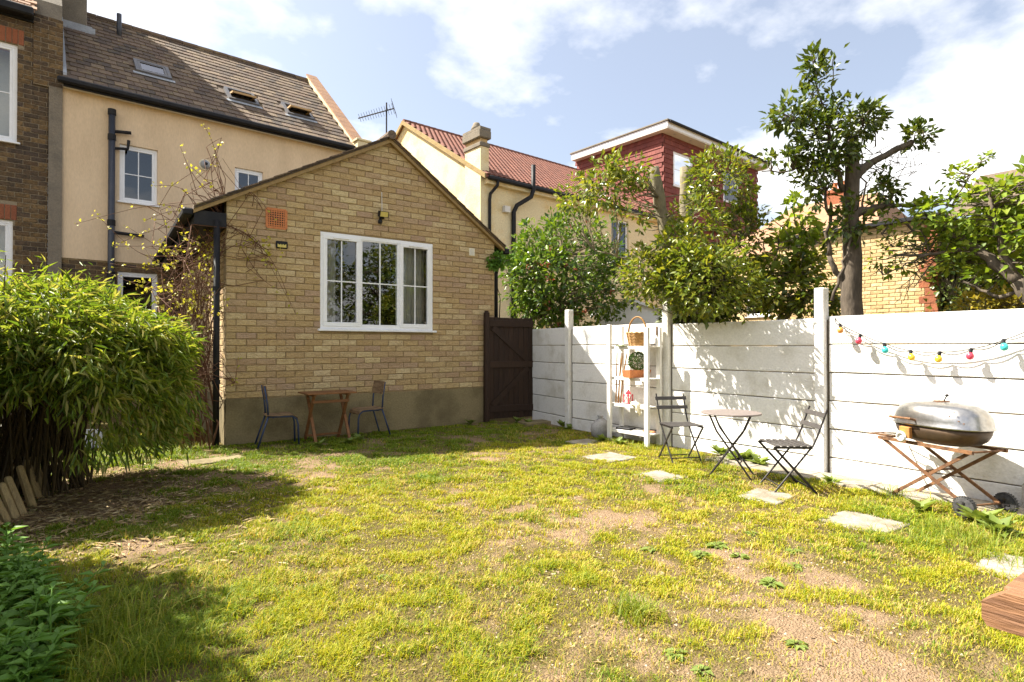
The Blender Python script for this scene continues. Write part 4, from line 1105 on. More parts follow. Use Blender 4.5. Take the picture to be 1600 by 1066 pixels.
def bistro_chair(loc, rz, label):
    t = thing('folding_chair', label, 'chair', loc, rz, 'bistro chairs')
    for s in (-1, 1):
        y = .195*s
        MB().bar((.20,y,.44), (-.20,y,0), .022, .010, up=(0,1,0)).build('front_leg', 'darksteel', t)
        MB().tube([(-.30,y*.92,.80),(-.21,y*.92,.55),(-.17,y*.92,.46),(.20,y*.92,0)], .0095, 8).build('back_leg', 'darksteel', t)
        MB().bar((-.16,y*.96,.437), (.20,y*.96,.437), .010, .020).build('seat_rail', 'darksteel', t)
    for k in range(6):
        x = -.165 + .062*k
        MB().cbox(x, x+.042, -.205, .205, .448, .458, .003).build('seat_slat', 'chairslat', t)
    for (z, x) in ((.745,-.278), (.635,-.240)):
        mb = MB().cbox(-.006, .006, -.205, .205, -.022, .022, .002); me = mb.mesh('back_slat', m='chairslat'); fix_normals(me)
        link('back_slat', me, t, Matrix.Translation((x+.012, 0, z)) @ Matrix.Rotation(R(-20), 4, 'Y'))
    MB().tube([(.14,-.18,.07),(.14,.18,.07)], .007, 6).build('foot_bar', 'darksteel', t)
    MB().tube([(-.16,-.19,.05),(-.16,.19,.05)], .007, 6).build('foot_bar', 'darksteel', t)
    return t
bistro_chair((5.72, 4.50, 0), math.atan2(-.9, -.45), 'dark folding bistro chair with its back to the white shelf side of the fence')
bistro_chair((5.46, 3.02, 0), math.atan2(.62, -.78), 'dark folding bistro chair with its back to the barbecue')

# =================================================================== barbecue
bq = thing('barbecue', 'portable oblong barbecue with stained chrome lid on rusty crossed legs and two wheels', 'barbecue', (6.04, 1.93, 0), math.atan2(-.94, -.34))
# local x: towards the wheels, local y: (rz about -110 deg) -> +y points to the fence
def dome(a, b, prof, n=48, e=2.7):
    v, f = [], []
    for (k, z) in prof:
        for i in range(n):
            t = 2*math.pi*i/n; c, s_ = math.cos(t), math.sin(t)
            rr = (abs(c)**e + abs(s_)**e) ** (-1/e)
            v.append((a*k*c*rr, b*k*s_*rr, z))
    for j in range(len(prof)-1):
        for i in range(n): f.append((j*n+i, j*n+(i+1) % n, (j+1)*n+(i+1) % n, (j+1)*n+i))
    f.append(tuple(range(n-1, -1, -1))); f.append(tuple((len(prof)-1)*n+i for i in range(n)))
    return MB().add(v, f)
bz = .70
lid = dome(.385, .235, [(1.02,bz),(1.02,bz+.012),(1.0,bz+.02),(.99,bz+.06),(.95,bz+.11),(.86,bz+.155),(.72,bz+.185),(.5,bz+.202),(.25,bz+.21),(.05,bz+.212)]).build('lid', 'lid', bq, smooth=True)
dome(.375, .228, [(.55,bz-.155),(.75,bz-.14),(.9,bz-.10),(.97,bz-.05),(1.0,bz-.003)]).build('bowl', 'bowl', bq, smooth=True)
MB().tube([(.02,.0,bz+.205),(.03,.0,bz+.235),(.045,0,bz+.262)], .005, 6).lathe([(.004,0),(.014,.006),(.014,.016),(.006,.022)], 10, (.048,0,bz+.258)).build('vent_knob', 'black', lid)
MB().lathe([(.06,0),(.06,.006)], 20, (.0,0,bz+.211)).build('vent_plate', 'rust', lid)
for (x, z) in ((.22,.11),(.29,.075),(.26,.145),(.33,.06)): MB().lathe([(.008,0),(.006,.006)], 8, (x,-.2+(.12-z)*.2,bz+z)).build('rivet', 'rust', lid)
hx = -.16
MB().tube([(hx-.10,-.222,bz+.045),(hx-.10,-.285,bz+.06),(hx+.10,-.285,bz+.06),(hx+.10,-.222,bz+.045)], .010, 8).build('handle', 'rust', lid)
M['orange'] = mat('rust_orange_plate', [(.45,.20,.05)], dirt=(.25,.11,.04), dscale=14, rough=.8)
MB().cbox(hx-.03, hx+.07, -.262, -.225, bz-.12, bz-.02, .004).build('damper_plate', 'orange', bq)
me = MB().lathe([(.045,0),(.05,.012),(.04,.024),(.03,.024),(.03,.01)], 20).mesh('damper_ring', m='wire'); fix_normals(me)
link('damper_ring', me, bq, Matrix.Translation((hx+.0,-.262,bz-.11)) @ Matrix.Rotation(R(90), 4, 'X'))
tz = .535
for y in (-.19, .19):
    MB().bar((-.46,y,tz), (.40,y,tz), .024, .028).build('top_rail', 'rust', bq)
    MB().bar((-.43,y*.95,tz), (.34,y*.95,.09), .026, .014, up=(0,1,0)).build('leg', 'rust', bq)
    MB().bar((.36,y*.80,tz), (-.36,y*.80,.02), .026, .014, up=(0,1,0)).build('leg', 'rust', bq)
    me = MB().lathe([(.02,-.03),(.055,-.03),(.075,-.022),(.088,-.012),(.088,.012),(.075,.022),(.055,.03),(.02,.03)], 24).mesh('wheel', m='rubber', smooth=False); fix_normals(me)
    wh = link('wheel', me, bq, Matrix.Translation((.36, y*1.2, .09)) @ Matrix.Rotation(R(90), 4, 'X'))
    mb = MB()
    for k in range(5):
        t = 2*math.pi*k/5; mb.bar((.015*math.cos(t),.015*math.sin(t),-.034), (.05*math.cos(t),.05*math.sin(t),-.034), .014, .006)
        mb.bar((.015*math.cos(t),.015*math.sin(t),.034), (.05*math.cos(t),.05*math.sin(t),.034), .014, .006)
    mb.lathe([(.018,-.038),(.018,.038)], 12).build('hub', 'darksteel', wh)
    mb = MB()
    for k in range(26):
        t = 2*math.pi*k/26; c, s_ = math.cos(t), math.sin(t)
        mb.bar((.087*c,.087*s_,-.02), (.087*c,.087*s_,.02), .010, .007, up=(c, s_, 0))
    mb.build('tread', 'rubber', wh)
for (x, z, yy) in ((-.36,.02,.15), (.34,.09,.23), (-.44,tz,.19), (.38,tz,.19), (-.04,.30,.17)):
    MB().tube([(x,-yy,z),(x,yy,z)], .009, 8).build('cross_bar', 'rust', bq)
for k in range(6): MB().tube([(-.60,-.16+.064*k,tz+.016),(-.40,-.16+.064*k,tz+.016)], .004, 6).build('shelf_wire', 'rust', bq)
MB().tube([(-.60,-.18,tz+.016),(-.60,.18,tz+.016)], .006, 6).build('shelf_rim', 'rust', bq)
o = MB().lathe([(.05,0),(.075,.012),(.078,.02),(.07,.02),(.05,.008)], 18, sx=1.0, sy=.8).build('foil_tray', 'wire'); o.location = RM(bq) @ Vector((-.50,.02,tz+.022)); tag(o, 'crumpled foil dish on the wire side shelf of the barbecue', 'dish')

# =================================================================== string lights on the fence
sg = thing('string_lights', 'string of coloured festoon bulbs hanging along the white fence', 'string lights', (6.42, 2.3, 1.4))
BP = [(1305,497,None),(1314,507,'o'),(1346,523,'r'),(1383,537,'t'),(1424,548,'y'),(1470,550,'y'),(1519,545,'r'),(1569,531,'t'),(1625,508,None),(1680,478,'y')]
W3 = [FX(a, b, 6.425) for a, b, _ in BP]
inv = RM(sg).inverted()
def spline(pts, sub=6, sag=0.0):
    out = []
    for i in range(len(pts)-1):
        p0, p1, p2, p3 = pts[max(i-1,0)], pts[i], pts[i+1], pts[min(i+2,len(pts)-1)]
        for k in range(sub):
            t = k/sub
            q = .5*((2*p1) + (p2-p0)*t + (2*p0-5*p1+4*p2-p3)*t*t + (3*p1-p0-3*p2+p3)*t**3)
            q.z -= sag*4*t*(1-t); out.append(q)
    return out + [pts[-1]]
L3 = [inv @ w for w in W3]
MB().tube(spline(L3, 6, .004), .0042, 5).build('cable', 'black', sg)
MB().tube(spline([q + Vector((-.008, 0, -.004)) for q in L3], 6, .03), .0042, 5).build('cable', 'black', sg)
for k, c in (('o',(.62,.26,.05)),('r',(.60,.05,.09)),('t',(.05,.48,.45)),('y',(.72,.47,.03))):
    M['bulb_'+k] = mat('bulb_'+k, [c], rough=.25, spec=.5, fine=.0)
for (a, b, k), q in zip(BP, L3):
    if not k: continue
    tilt = Matrix.Rotation(R(rnd.uniform(-14,14)), 4, 'X') @ Matrix.Rotation(R(rnd.uniform(8,20)), 4, 'Y')
    me = MB().lathe([(.012,-.034),(.018,-.04),(.027,-.052),(.031,-.068),(.028,-.085),(.018,-.097),(.005,-.102)], 16).mesh('bulb', m='bulb_'+k, smooth=True); fix_normals(me)
    bu = link('bulb', me, sg, Matrix.Translation(q + Vector((-.022,0,.0))) @ tilt, label={'o':'orange','r':'red','t':'turquoise','y':'yellow'}[k] + ' festoon bulb with black socket')
    MB().lathe([(.010,.006),(.015,.002),(.015,-.034),(.012,-.038)], 12).build('socket', 'black', bu)

# =================================================================== white shelf unit and what stands on it
su_ = thing('shelf_unit', 'white painted wooden shelf unit with four shelves leaning by the fence', 'shelf unit', (6.12, 6.10, 0), R(-90))
SW, SD = .72, .30
for (x, y, h) in ((0,0,1.72),(SW,0,1.66),(0,SD-.045,1.70),(SW,SD-.045,1.66)):
    MB().cbox(x-.036, x+.036, y-.014, y+.028, 0, h, .004).build('leg', 'whitewood', su_)
SZ = [.18, .56, .95, 1.40]
for z in SZ:
    for k in range(3): MB().cbox(-.028, SW+.028, .03+.088*k, .03+.088*k+.082, z-.018, z, .003).build('shelf_board', 'whitewood', su_)
    MB().cbox(-.026, SW+.026, .03, .05, z-.045, z-.019, .003).build('batten', 'whitewood', su_)
SM = RM(su_)
def on_shelf(x, y, k): return SM @ Vector((x, y, SZ[k] + .001))
# basket
bk = thing('wicker_basket', 'brown wicker basket with hoop handle on the top shelf', 'basket', on_shelf(.42, .15, 3), R(-80))
bk.scale = (1.3, 1.3, 1.2)
mb = MB(); n = 26
for j in range(9):
    z = .012 + .018*j; a = .095 + .004*j; b = .07 + .003*j
    pts = [(a*math.cos(2*math.pi*i/n), b*math.sin(2*math.pi*i/n), z + (.006 if i % 2 else -.004)) for i in range(n)]; mb.tube(pts + [pts[0]], .0095, 5, cap=False)
mb.lathe([(.093,.0),(.093,.008)], 20, sy=.74)
mb.build('woven_body', 'wicker', bk)
MB().tube([(.115*math.cos(t), 0, .15 + .20*math.sin(t)) for t in np.linspace(0, math.pi, 15)], .010, 6).build('handle', 'wicker', bk)
o = MB().cbox(-.14,.14,-.09,.09,0,.012,.003).build('green_tray', 'weed'); o.location = on_shelf(.24, .12, 3); tag(o, 'flat pale green tray on the top shelf beside the basket', 'tray')
# clipped box ball in a terracotta trough
tr = thing('terracotta_trough', 'orange terracotta trough holding a clipped round box plant on the shelf', 'planter', on_shelf(.42, .13, 2), R(90))
v = []
for z, e in ((0,0),(.105,.02),(.105,.008),(.03,-.005)): v += [(-.06-e,-.20-e,z),(.06+e,-.20-e,z),(.06+e,.20+e,z),(-.06-e,.20+e,z)]
MB().add(v, [(3,2,1,0)] + [(a*4+i, a*4+(i+1) % 4, a*4+4+(i+1) % 4, a*4+4+i) for a in range(3) for i in range(4)] + [(12,13,14,15)]).build('trough', 'terracotta', tr)
BALLC = RM(tr) @ Vector((0, -.02, .235))
# red lantern
ln_ = thing('red_lantern', 'small red metal candle lantern on the second lowest shelf', 'lantern', on_shelf(.27, .12, 1))
MB().cbox(-.05,.05,-.05,.05,0,.012,.003).build('base', 'red', ln_)
for sx in (-1,1):
    for sy in (-1,1): MB().box(sx*.044-.006, sx*.044+.006, sy*.044-.006, sy*.044+.006, .012, .14).build('post', 'red', ln_)
for k in range(4):
    me = MB().add([(-.036,-.043,.02),(.036,-.043,.13),(.03,-.043,.134),(-.042,-.043,.024),(-.036,-.043,.13),(.036,-.043,.02),(.042,-.043,.026),(-.03,-.043,.136)], [(0,1,2,3),(4,5,6,7)]).mesh('lattice', m='red')
    link('lattice', me, ln_, Matrix.Rotation(math.pi/2*k, 4, 'Z'))
MB().lathe([(.06,.14),(.045,.165),(.02,.185),(.012,.205)], 4).build('roof', 'red', ln_)
MB().lathe([(.025,.013),(.025,.08)], 12).build('candle', 'glove', ln_)
MB().tube([(-.02,0,.205),(-.018,0,.235),(0,0,.25),(.018,0,.235),(.02,0,.205)], .003, 6).build('ring', 'red', ln_)
# wire rack, glove, tools, canes, sack, trowel
wr = thing('wire_rack', 'pale wire basket rack standing on the second lowest shelf', 'rack', on_shelf(.52, .20, 1), R(90))
for k in range(7): MB().tube([(0,-.14+.046*k,0),(0,-.14+.046*k,.28+.03*math.cos((k-3)*.5)),(-.08,-.14+.046*k,.30)], .003, 5).build('upright', 'wire', wr)
for z in (.01,.10,.19,.28): MB().tube([(0,-.14,z),(0,.14,z)], .003, 5).build('cross_wire', 'wire', wr)
gl = thing('garden_gloves', 'cream gardening glove draped over the front edge of the shelf', 'glove', on_shelf(.50, .03, 1), R(10))
mb = MB()
for k, l in enumerate((.05,.075,.085,.07)): mb.tube([(-.03+.02*k,-.035,.004),(-.03+.021*k,-.045,-.05),(-.032+.023*k,-.05,-.06-l)], [.012,.011,.008], 8)
mb.tube([(-.035,-.03,.012),(-.06,-.045,-.02),(-.066,-.05,-.07)], [.012,.011,.008], 8)
mb.tube([(.0,.07,.02),(0,.03,.02),(0,-.03,.008),(0,-.045,-.05)], [.03,.04,.042,.034], 10)
mb.build('glove', 'glove', gl, smooth=True)
o = MB().cbox(-.16,.10,-.07,.07,0,.03,.006).build('dark_tray', 'black'); o.location = on_shelf(.24,.13,0); o.rotation_euler = (0,0,R(-84)); tag(o, 'flat black seed tray on the bottom shelf', 'tray')
sh = thing('garden_shears', 'orange handled garden shears lying on the bottom shelf', 'shears', on_shelf(.56,.12,0), R(-70))
MB().bar((-.16,-.01,.012),(.0,.008,.012),.022,.004).build('blade', 'wire', sh); MB().bar((-.16,.012,.018),(.0,-.008,.018),.022,.004).build('blade', 'wire', sh)
MB().tube([(.0,.008,.012),(.08,.03,.014),(.16,.035,.014)], .011, 8).build('handle', 'terracotta', sh); MB().tube([(.0,-.008,.018),(.08,-.03,.016),(.16,-.035,.016)], .011, 8).build('handle', 'terracotta', sh)
tw_ = thing('hand_trowel', 'small garden trowel with brown wooden handle standing at the end of the top shelf', 'trowel', on_shelf(.70,.24,3))
MB().lathe([(.012,.15),(.016,.18),(.013,.24),(.015,.27),(.006,.28)], 10).build('handle', 'twig', tw_, smooth=True)
MB().tube([(0,0,.15),(0,0,.11)], .005, 6).add([(0,-.0,0),(.03,.008,.04),(.034,.008,.11),(0,0,.12),(-.034,.008,.11),(-.03,.008,.04)], [(0,1,2,3),(0,3,4,5)]).build('blade', 'copper', tw_)
for k in range(4):
    o = MB().tube([(0,0,0),(.01,.004*k,.36),(.012+.01*k,.0,.74)], [.011,.010,.008], 7).build('garden_cane', 'cane'); a = SM @ Vector((.04+.022*k, .10+.03*(k % 2), .0)); o.location = (a.x, a.y, .56+.001)
    o.rotation_euler = (R(3+2*k), R(-2), 0); tag(o, 'short bamboo cane leaning in a small bundle inside the white shelf', 'cane', 'garden canes')
sk_ = thing('grey_sack', 'slumped grey plastic sack between the fence and the white shelf', 'sack', (6.26, 6.42, 0), R(20))
me = MB().lathe([(.13,0),(.18,.03),(.19,.12),(.17,.2),(.11,.26),(.05,.29),(.06,.33),(.02,.34)], 18, sx=1.1, sy=.75).mesh('body', m='bag', smooth=True)
for v in me.vertices: v.co.x += .02*math.sin(v.co.z*30+v.co.y*20); v.co.y += .015*math.sin(v.co.z*22+v.co.x*25)
fix_normals(me); link('body', me, sk_)
# low stone leaning by the fence next to the wheels
o = MB().prism([(0,-.16,0),(0,.16,0),(0,.17,.20),(0,.10,.28),(0,-.10,.29),(0,-.17,.2)], (.045,0,0)).build('grey_stone', 'stone'); o.location = (6.35, 1.30, .02); o.rotation_euler = (0, R(10), 0); tag(o, 'rounded grey stone slab leaning on the fence beside the barbecue wheels', 'stone')

# =================================================================== picnic bench corner
pc = thing('picnic_bench', 'heavy brown timber picnic bench with chamfered rail end at the lawn edge', 'bench', (0, 0, 0))
zt = .72
p = G(1570, 927, zt)
pc.location = (p.x, p.y, 0)
# front rail parallel to the fence, chamfered at its far end
MB().prism([(0,.052,zt-.04),(0,.052,zt-.085),(0,.04,zt-.105),(0,-1.5,zt-.105),(0,-1.5,zt),(0,0,zt)], (.06,0,0)).build('rail', 'timber', pc)
for k in range(5): MB().cbox(.066+.145*k, .066+.145*k+.138, -1.5, .02, zt-.045, zt-.002, .006).build('plank', 'timber', pc)
MB().prism([(.74,.052,zt-.05),(.74,.052,zt-.085),(.74,.04,zt-.105),(.74,-1.5,zt-.105),(.74,-1.5,zt-.048),(.74,0,zt-.048)], (.06,0,0)).build('rail', 'timber', pc)
for (x, y) in ((.03,-.16),(.74,-.16),(.03,-1.35),(.74,-1.35)): MB().cbox(x, x+.07, y-.045, y+.045, 0, zt-.106, .008).build('leg', 'timber', pc)

# =================================================================== left edge: log edging, stone, white board
le = thing('log_edging', 'leaning row of split wooden edging stakes below the bamboo', 'edging', G(40, 800))
lb_ = [((72,774),(50,714)),((62,779),(40,719)),((52,792),(30,728)),((38,806),(11,745)),((27,813),(1,755)),((14,818),(-12,768)),((0,826),(-28,782)),((-16,834),(-44,792))]
for (b, t) in lb_:
    p = G(*b); p.z = -.02; o_, d_ = ray(*t); 
    f = (CM.inverted() @ p).z
    q = o_ + d_ * (-f + .02)
    r0 = .030 + rnd.uniform(-.004, .006)
    mb = MB().tube([p - le.location, (p+q)/2 - le.location, q - le.location - (q-p)*.04, q - le.location], [r0*1.05, r0, r0*.9, r0*.55], 7)
    mb.build('stake', 'log', le)
p = G(2, 756); o = MB().cbox(-.17,.11,-.10,.10,-.05,.585,.02).build('stone_block', 'stone'); o.location = (p.x-.04, p.y+.05, 0); o.rotation_euler = (0, R(1), -YAW); tag(o, 'upright weathered stone block at the foot of the bamboo', 'stone')
p = G(143, 702); o = MB().cbox(-.10,.12,-.012,.012,0,.27,.003).build('white_board', 'upvc'); o.location = (p.x, p.y, 0); o.rotation_euler = (R(-14), 0, -YAW+.1); tag(o, 'white plastic board leaning under the bamboo', 'board')
# left boundary fence, mostly out of view
lf = thing('boundary_fence', 'weathered close boarded fence behind the bamboo along the side of the garden', 'fence', (-1.55, 0, 0))
for k in range(78):
    y = 1.2 + .14*k
    if y > 11.8: break
    MB().cbox(-.01, .01, y, y+.134, .02, 1.62+rnd.uniform(-.01,.01), .003).build('board', 'log', lf)
for z in (.35, 1.3): MB().cbox(-.06, -.011, 1.2, 12.0, z, z+.08, .004).build('rail', 'log', lf)

# =================================================================== vegetation helpers
def unit(a): return a / np.maximum(1e-9, np.linalg.norm(a, axis=-1, keepdims=True))
def leaf_arrays(P, Dv, Nv, L, W, fold=.25, sag=.0):
    """kite shaped leaves folded on the midrib: verts (n,4,3)"""
    Dv = unit(Dv); S = unit(np.cross(Dv, Nv)); U = np.cross(S, Dv)
    L = L[:, None]; W = W[:, None]
    mid = P + Dv*L*.42
    l = mid + S*W*.5 + U*W*fold; r = mid - S*W*.5 + U*W*fold
    t = P + Dv*L - U*L*sag
    return np.stack([P, l, t, r], 1)
def leaf_mesh(name, arrs, m, rv=None):
    V = np.concatenate(arrs).reshape(-1, 3); n = len(V)//4
    b = np.arange(n)*4
    F = np.concatenate([np.stack([b, b+2, b+1], 1), np.stack([b, b+3, b+2], 1)])
    if rv is None: rv = rng.random(n)
    return npmesh(name, V, F, m, np.concatenate([rv, rv]))
def rdir(n): return unit(rng.normal(size=(n, 3)))

def clumps(center, rad, n_cl, n_lf, cl_r, L, W, up=.35, shell=.55, droop=0.0, flat=1.0, Lvar=.3, sag=.1, fold=.22, keep=None):
    """leaf clumps spread through an ellipsoid, biased to its shell. returns leaf arrays and clump centres"""
    center, rad = np.array(center, float), np.array(rad, float)
    d = rdir(n_cl)
    rr = (shell + (1-shell)*rng.random(n_cl)**.6)
    C = center + d*rr[:, None]*rad
    C += rng.normal(size=C.shape)*rad*.06
    if keep is not None: C = C[keep(C)]
    k = len(C)
    cs = cl_r*(.6+.8*rng.random(k))
    P = np.repeat(C, n_lf, 0) + rdir(k*n_lf)*(np.repeat(cs, n_lf)*rng.random(k*n_lf)**.5)[:, None]*np.array([1,1,flat])
    out = unit((P - np.repeat(C, n_lf, 0)) + unit(P-center)*cl_r*.6)
    Dv = unit(out + rdir(len(P))*.55 + np.array([0,0,-droop]))
    Nv = unit(unit(P-center)*.5 + np.array([0,0,up+.4]) + rdir(len(P))*.55)
    Ls = L*(1-Lvar+2*Lvar*rng.random(len(P))); Ws = W/L*Ls*(.85+.3*rng.random(len(P)))
    return leaf_arrays(P, Dv, Nv, Ls, Ws, fold, sag), C
def limb(mb, p, q, r0, r1, wob=.08, n=6, k=6):
    p, q = Vector(p), Vector(q); l = (q-p).length
    pts = [p]
    for i in range(1, n):
        t = i/n; pts.append(p.lerp(q, t) + Vector((rnd.uniform(-1,1), rnd.uniform(-1,1), rnd.uniform(-.6,.6)))*l*wob*math.sin(math.pi*t))
    pts.append(q)
    mb.tube(pts, [r0+(r1-r0)*i/n for i in range(n+1)], k)
    return pts
def twigs(mb, root_pts, C, r=.006, frac=1.0, k=4):
    """thin branches from the nearest skeleton point to clump centres"""
    R_ = np.array([tuple(p) for p in root_pts])
    for c in C:
        if rnd.random() > frac: continue
        dd = np.linalg.norm(R_ - c, axis=1) + (R_[:,2] > c[2])*.25
        p = R_[int(np.argmin(dd))]
        m = (p+c)/2 + rng.normal(size=3)*.06*np.linalg.norm(c-p) + np.array([0,0,-.04*np.linalg.norm(c-p)])
        mb.tube([p, m, c], [r*1.6, r*1.1, r*.5], k, cap=False)

# =================================================================== bamboo clump
bc = np.array([-.40, 7.02, 1.26])
bam = thing('bamboo_clump', 'large arching bamboo clump with narrow yellow-green leaves at the garden side', 'bamboo', (bc[0], bc[1], 0))
arrs, rvs = [], []
mbc = MB()
culms = []
def bamboo_leaves(P, Dm, n, L=.135, W=.0195):
    k = len(P)
    P2 = np.repeat(P, n, 0) + rng.normal(size=(k*n, 3))*np.array([.05,.05,.045])
    D2 = unit(np.repeat(Dm, n, 0)*.55 + rdir(k*n)*.75 + np.array([0,0,-.35]))
    N2 = unit(np.array([0,0,1.0]) + rdir(k*n)*.6)
    Ls = L*(.6+.8*rng.random(k*n)); return leaf_arrays(P2, D2, N2, Ls, W*(.75+.6*rng.random(k*n)), .12, .22)
# dome surface nodes (foliage mass), outward directions
ncl = 2700
d = rdir(ncl); d[:,2] = np.where(d[:,2] < -.45, -d[:,2]*.6, d[:,2])
rad = np.array([1.18, 1.22, .74])
lump = .74 + .50*fbm(d[:,0]*3+10, d[:,1]*3+d[:,2]*2+10, 31)
nodes = bc + d*rad*(lump*(.62+.38*rng.random(ncl)**.45))[:,None]
ok = (nodes[:,2] > .52 + .25*rng.random(len(nodes))) & (nodes[:,0] < .74)
nodes, d = nodes[ok], d[ok]
outd = unit(d*np.array([1,1,.35]) + np.array([.25,-.25,.0]))
arrs.append(bamboo_leaves(nodes, outd, 9))
# hanging skirt on the lawn side
sk_n = 260
th = rng.uniform(-2.4, .9, sk_n)
skp = np.stack([bc[0]+1.16*np.cos(th)*(.75+.3*rng.random(sk_n)), bc[1]+1.16*np.sin(th)*(.75+.3*rng.random(sk_n)), rng.uniform(.46, 1.05, sk_n)], 1)
pj = np.array([(lambda q: 800+FPX*q.x/-q.z)(CM.inverted() @ Vector(s)) for s in skp]); kq = pj > 95; skp, th = skp[kq], th[kq]
arrs.append(bamboo_leaves(skp, np.stack([np.cos(th), np.sin(th), -.8+0*th], 1), 8))
# leading shoots poking out of the top
for k in range(16):
    x, y = bc[0] + rng.uniform(-1.2, .5), bc[1] + rng.uniform(-.7, .8)
    h = 1.92 + rng.uniform(.02, .30); p = Vector((x, y, 1.6)); q = Vector((x+rng.uniform(-.05,.05), y, h))
    mbc.tube([p, q], [.006, .003], 5)
    pp = np.array([[x, y, z] for z in np.linspace(1.85, h, 6)])
    arrs.append(bamboo_leaves(pp, np.tile(np.array([0,0,1.0]), (6,1)), 3, L=.08, W=.012))
for k in range(190):
    a = rng.uniform(0, 2*math.pi); r = .46*rng.random()**.5
    b = Vector((bc[0] - .12 + r*math.cos(a), bc[1] + .22 + r*math.sin(a), -.02))
    e = nodes[rng.integers(len(nodes))]
    m = Vector((b.x + (e[0]-b.x)*.32, b.y + (e[1]-b.y)*.32, .62*e[2]+.22))
    mbc.tube([b, b.lerp(m, .5)+Vector((0,0,.06)), m, Vector(e)], [.009,.008,.006,.003], 5, cap=False)
mbc.build('culms', 'culm', None).parent = bam
bpy.data.objects['culms'].matrix_basis = Matrix.Translation(-Vector(bam.location))
o = link('leaves', leaf_mesh('leaves', arrs, 'bamboo'), bam, Matrix.Translation(-Vector(bam.location)))
def plant_part(name, me, root): return link(name, me, root, RM(root).inverted())
def wood_part(name, mb, m, root, smooth=True):
    o = mb.build(name, m, root, smooth=smooth); o.matrix_basis = RM(root).inverted(); return o

# =================================================================== climber on the extension corner
vn = thing('climbing_vine', 'tangled climbing vine with reddish bare stems and young yellow leaves by the downpipe', 'vine', (1.28, 8.75, 0))
mb = MB(); arrs = []
ends = []
for k in range(32):
    x0, y0 = 1.05 + rng.uniform(-.2, .26), 8.75 + rng.uniform(-.12, .6)
    pts = [Vector((x0, y0, 0))]
    tx = 1.05 + rng.uniform(-.40, .30); ty = 8.85 + rng.uniform(-.1, .7); h = rng.uniform(1.6, 3.1)
    for i in range(1, 7):
        t = i/6; pts.append(Vector((x0+(tx-x0)*t + rng.normal()*.085, y0+(ty-y0)*t + rng.normal()*.085, h*t)))
    mb.tube(pts, [.016-.0015*i for i in range(7)] if k < 9 else [.008-.0006*i for i in range(7)], 5)
    ends += pts[2:]
shoots = [((350,312),(335,232),(318,195)), ((345,330),(300,270),(282,230)), ((330,345),(250,320),(118,350)), ((335,360),(260,355),(185,380)), ((330,390),(250,385),(180,385)),
          ((335,400),(260,420),(172,412)), ((330,420),(270,440),(205,440)), ((350,330),(390,300),(430,345)), ((352,340),(420,400),(455,475)), ((352,345),(405,430),(440,455)), ((350,350),(400,380),(462,490)),
          ((352,310),(320,280),(300,262)), ((320,380),(230,400),(150,335)), ((350,560),(365,600),(372,560)), ((330,450),(300,500),(250,480)), ((340,330),(330,260),(345,222)), ((335,420),(265,395),(200,355)), ((330,440),(240,450),(165,425)), ((335,360),(280,330),(225,345)), ((330,470),(270,470),(228,500)), ((330,380),(290,300),(240,290)), ((345,400),(300,380),(270,330))]
for s in shoots:
    Zs = 8.2 + rng.uniform(-.15, .25)
    q = [AT(px, py, Zs - .10*i if px > 356 else Zs - .15*i) for i, (px, py) in enumerate(s)]
    for i, (px, py) in enumerate(s):
        if px > 356: q[i] = FY(px, py, 8.86)
    sp_ = spline(q, 6)
    mb.tube(sp_, [.006 - .004*i/len(sp_) for i in range(len(sp_))], 5)
    ends += sp_[:8]
    cl = np.array([tuple(p) for p in sp_[4::2]])
    n = 3 if s[-1][0] < 250 else 2 if s[-1][0] < 400 else 1
    P = np.repeat(cl, n, 0) + rng.normal(size=(len(cl)*n, 3))*.022
    arrs.append(leaf_arrays(P, unit(rdir(len(P))+np.array([0,0,.4])), unit(np.array([-.4,-.5,.6])+rdir(len(P))*.7), rng.uniform(.03,.062,len(P)), rng.uniform(.025,.05,len(P)), .2, .05))
E = np.array([tuple(p) for p in ends])
for k in range(330):                                    # cross tangle
    a = E[rng.integers(len(E))]; dd = np.linalg.norm(E-a, axis=1); c = E[rng.choice(np.where(dd < .75)[0])]
    m = (a+c)/2 + rng.normal(size=3)*.14
    mb.tube([a, m, c], .0035 + .002*rng.random(), 4, cap=False)
hi = E[(E[:,2] > 1.7) & (E[:,2] < 3.0)]
C = hi[rng.integers(len(hi), size=120)] + rng.normal(size=(120,3))*.13
P = np.repeat(C, 4, 0) + rng.normal(size=(480,3))*.028
arrs.append(leaf_arrays(P, unit(rdir(480)+np.array([0,0,.3])), unit(np.array([-.4,-.5,.6])+rdir(480)*.7), rng.uniform(.035,.075,480), rng.uniform(.03,.06,480), .2, .05))
wood_part('stems', mb, 'twig', vn); plant_part('leaves', leaf_mesh('leaves', arrs, 'vineleaf'), vn)
for k in range(3):                                      # canes standing by the downpipe
    o = MB().tube([(0,0,0),(.03*k,.02,1.2)], .011, 6).build('support_cane', 'cane'); p = G(305-16*k, 690-6*k); o.location = (p.x, p.y, 0); o.rotation_euler = (R(4*k-3), R(-3-9*k), 0); tag(o, 'thin pale cane standing among the vine stems', 'cane', 'vine canes')

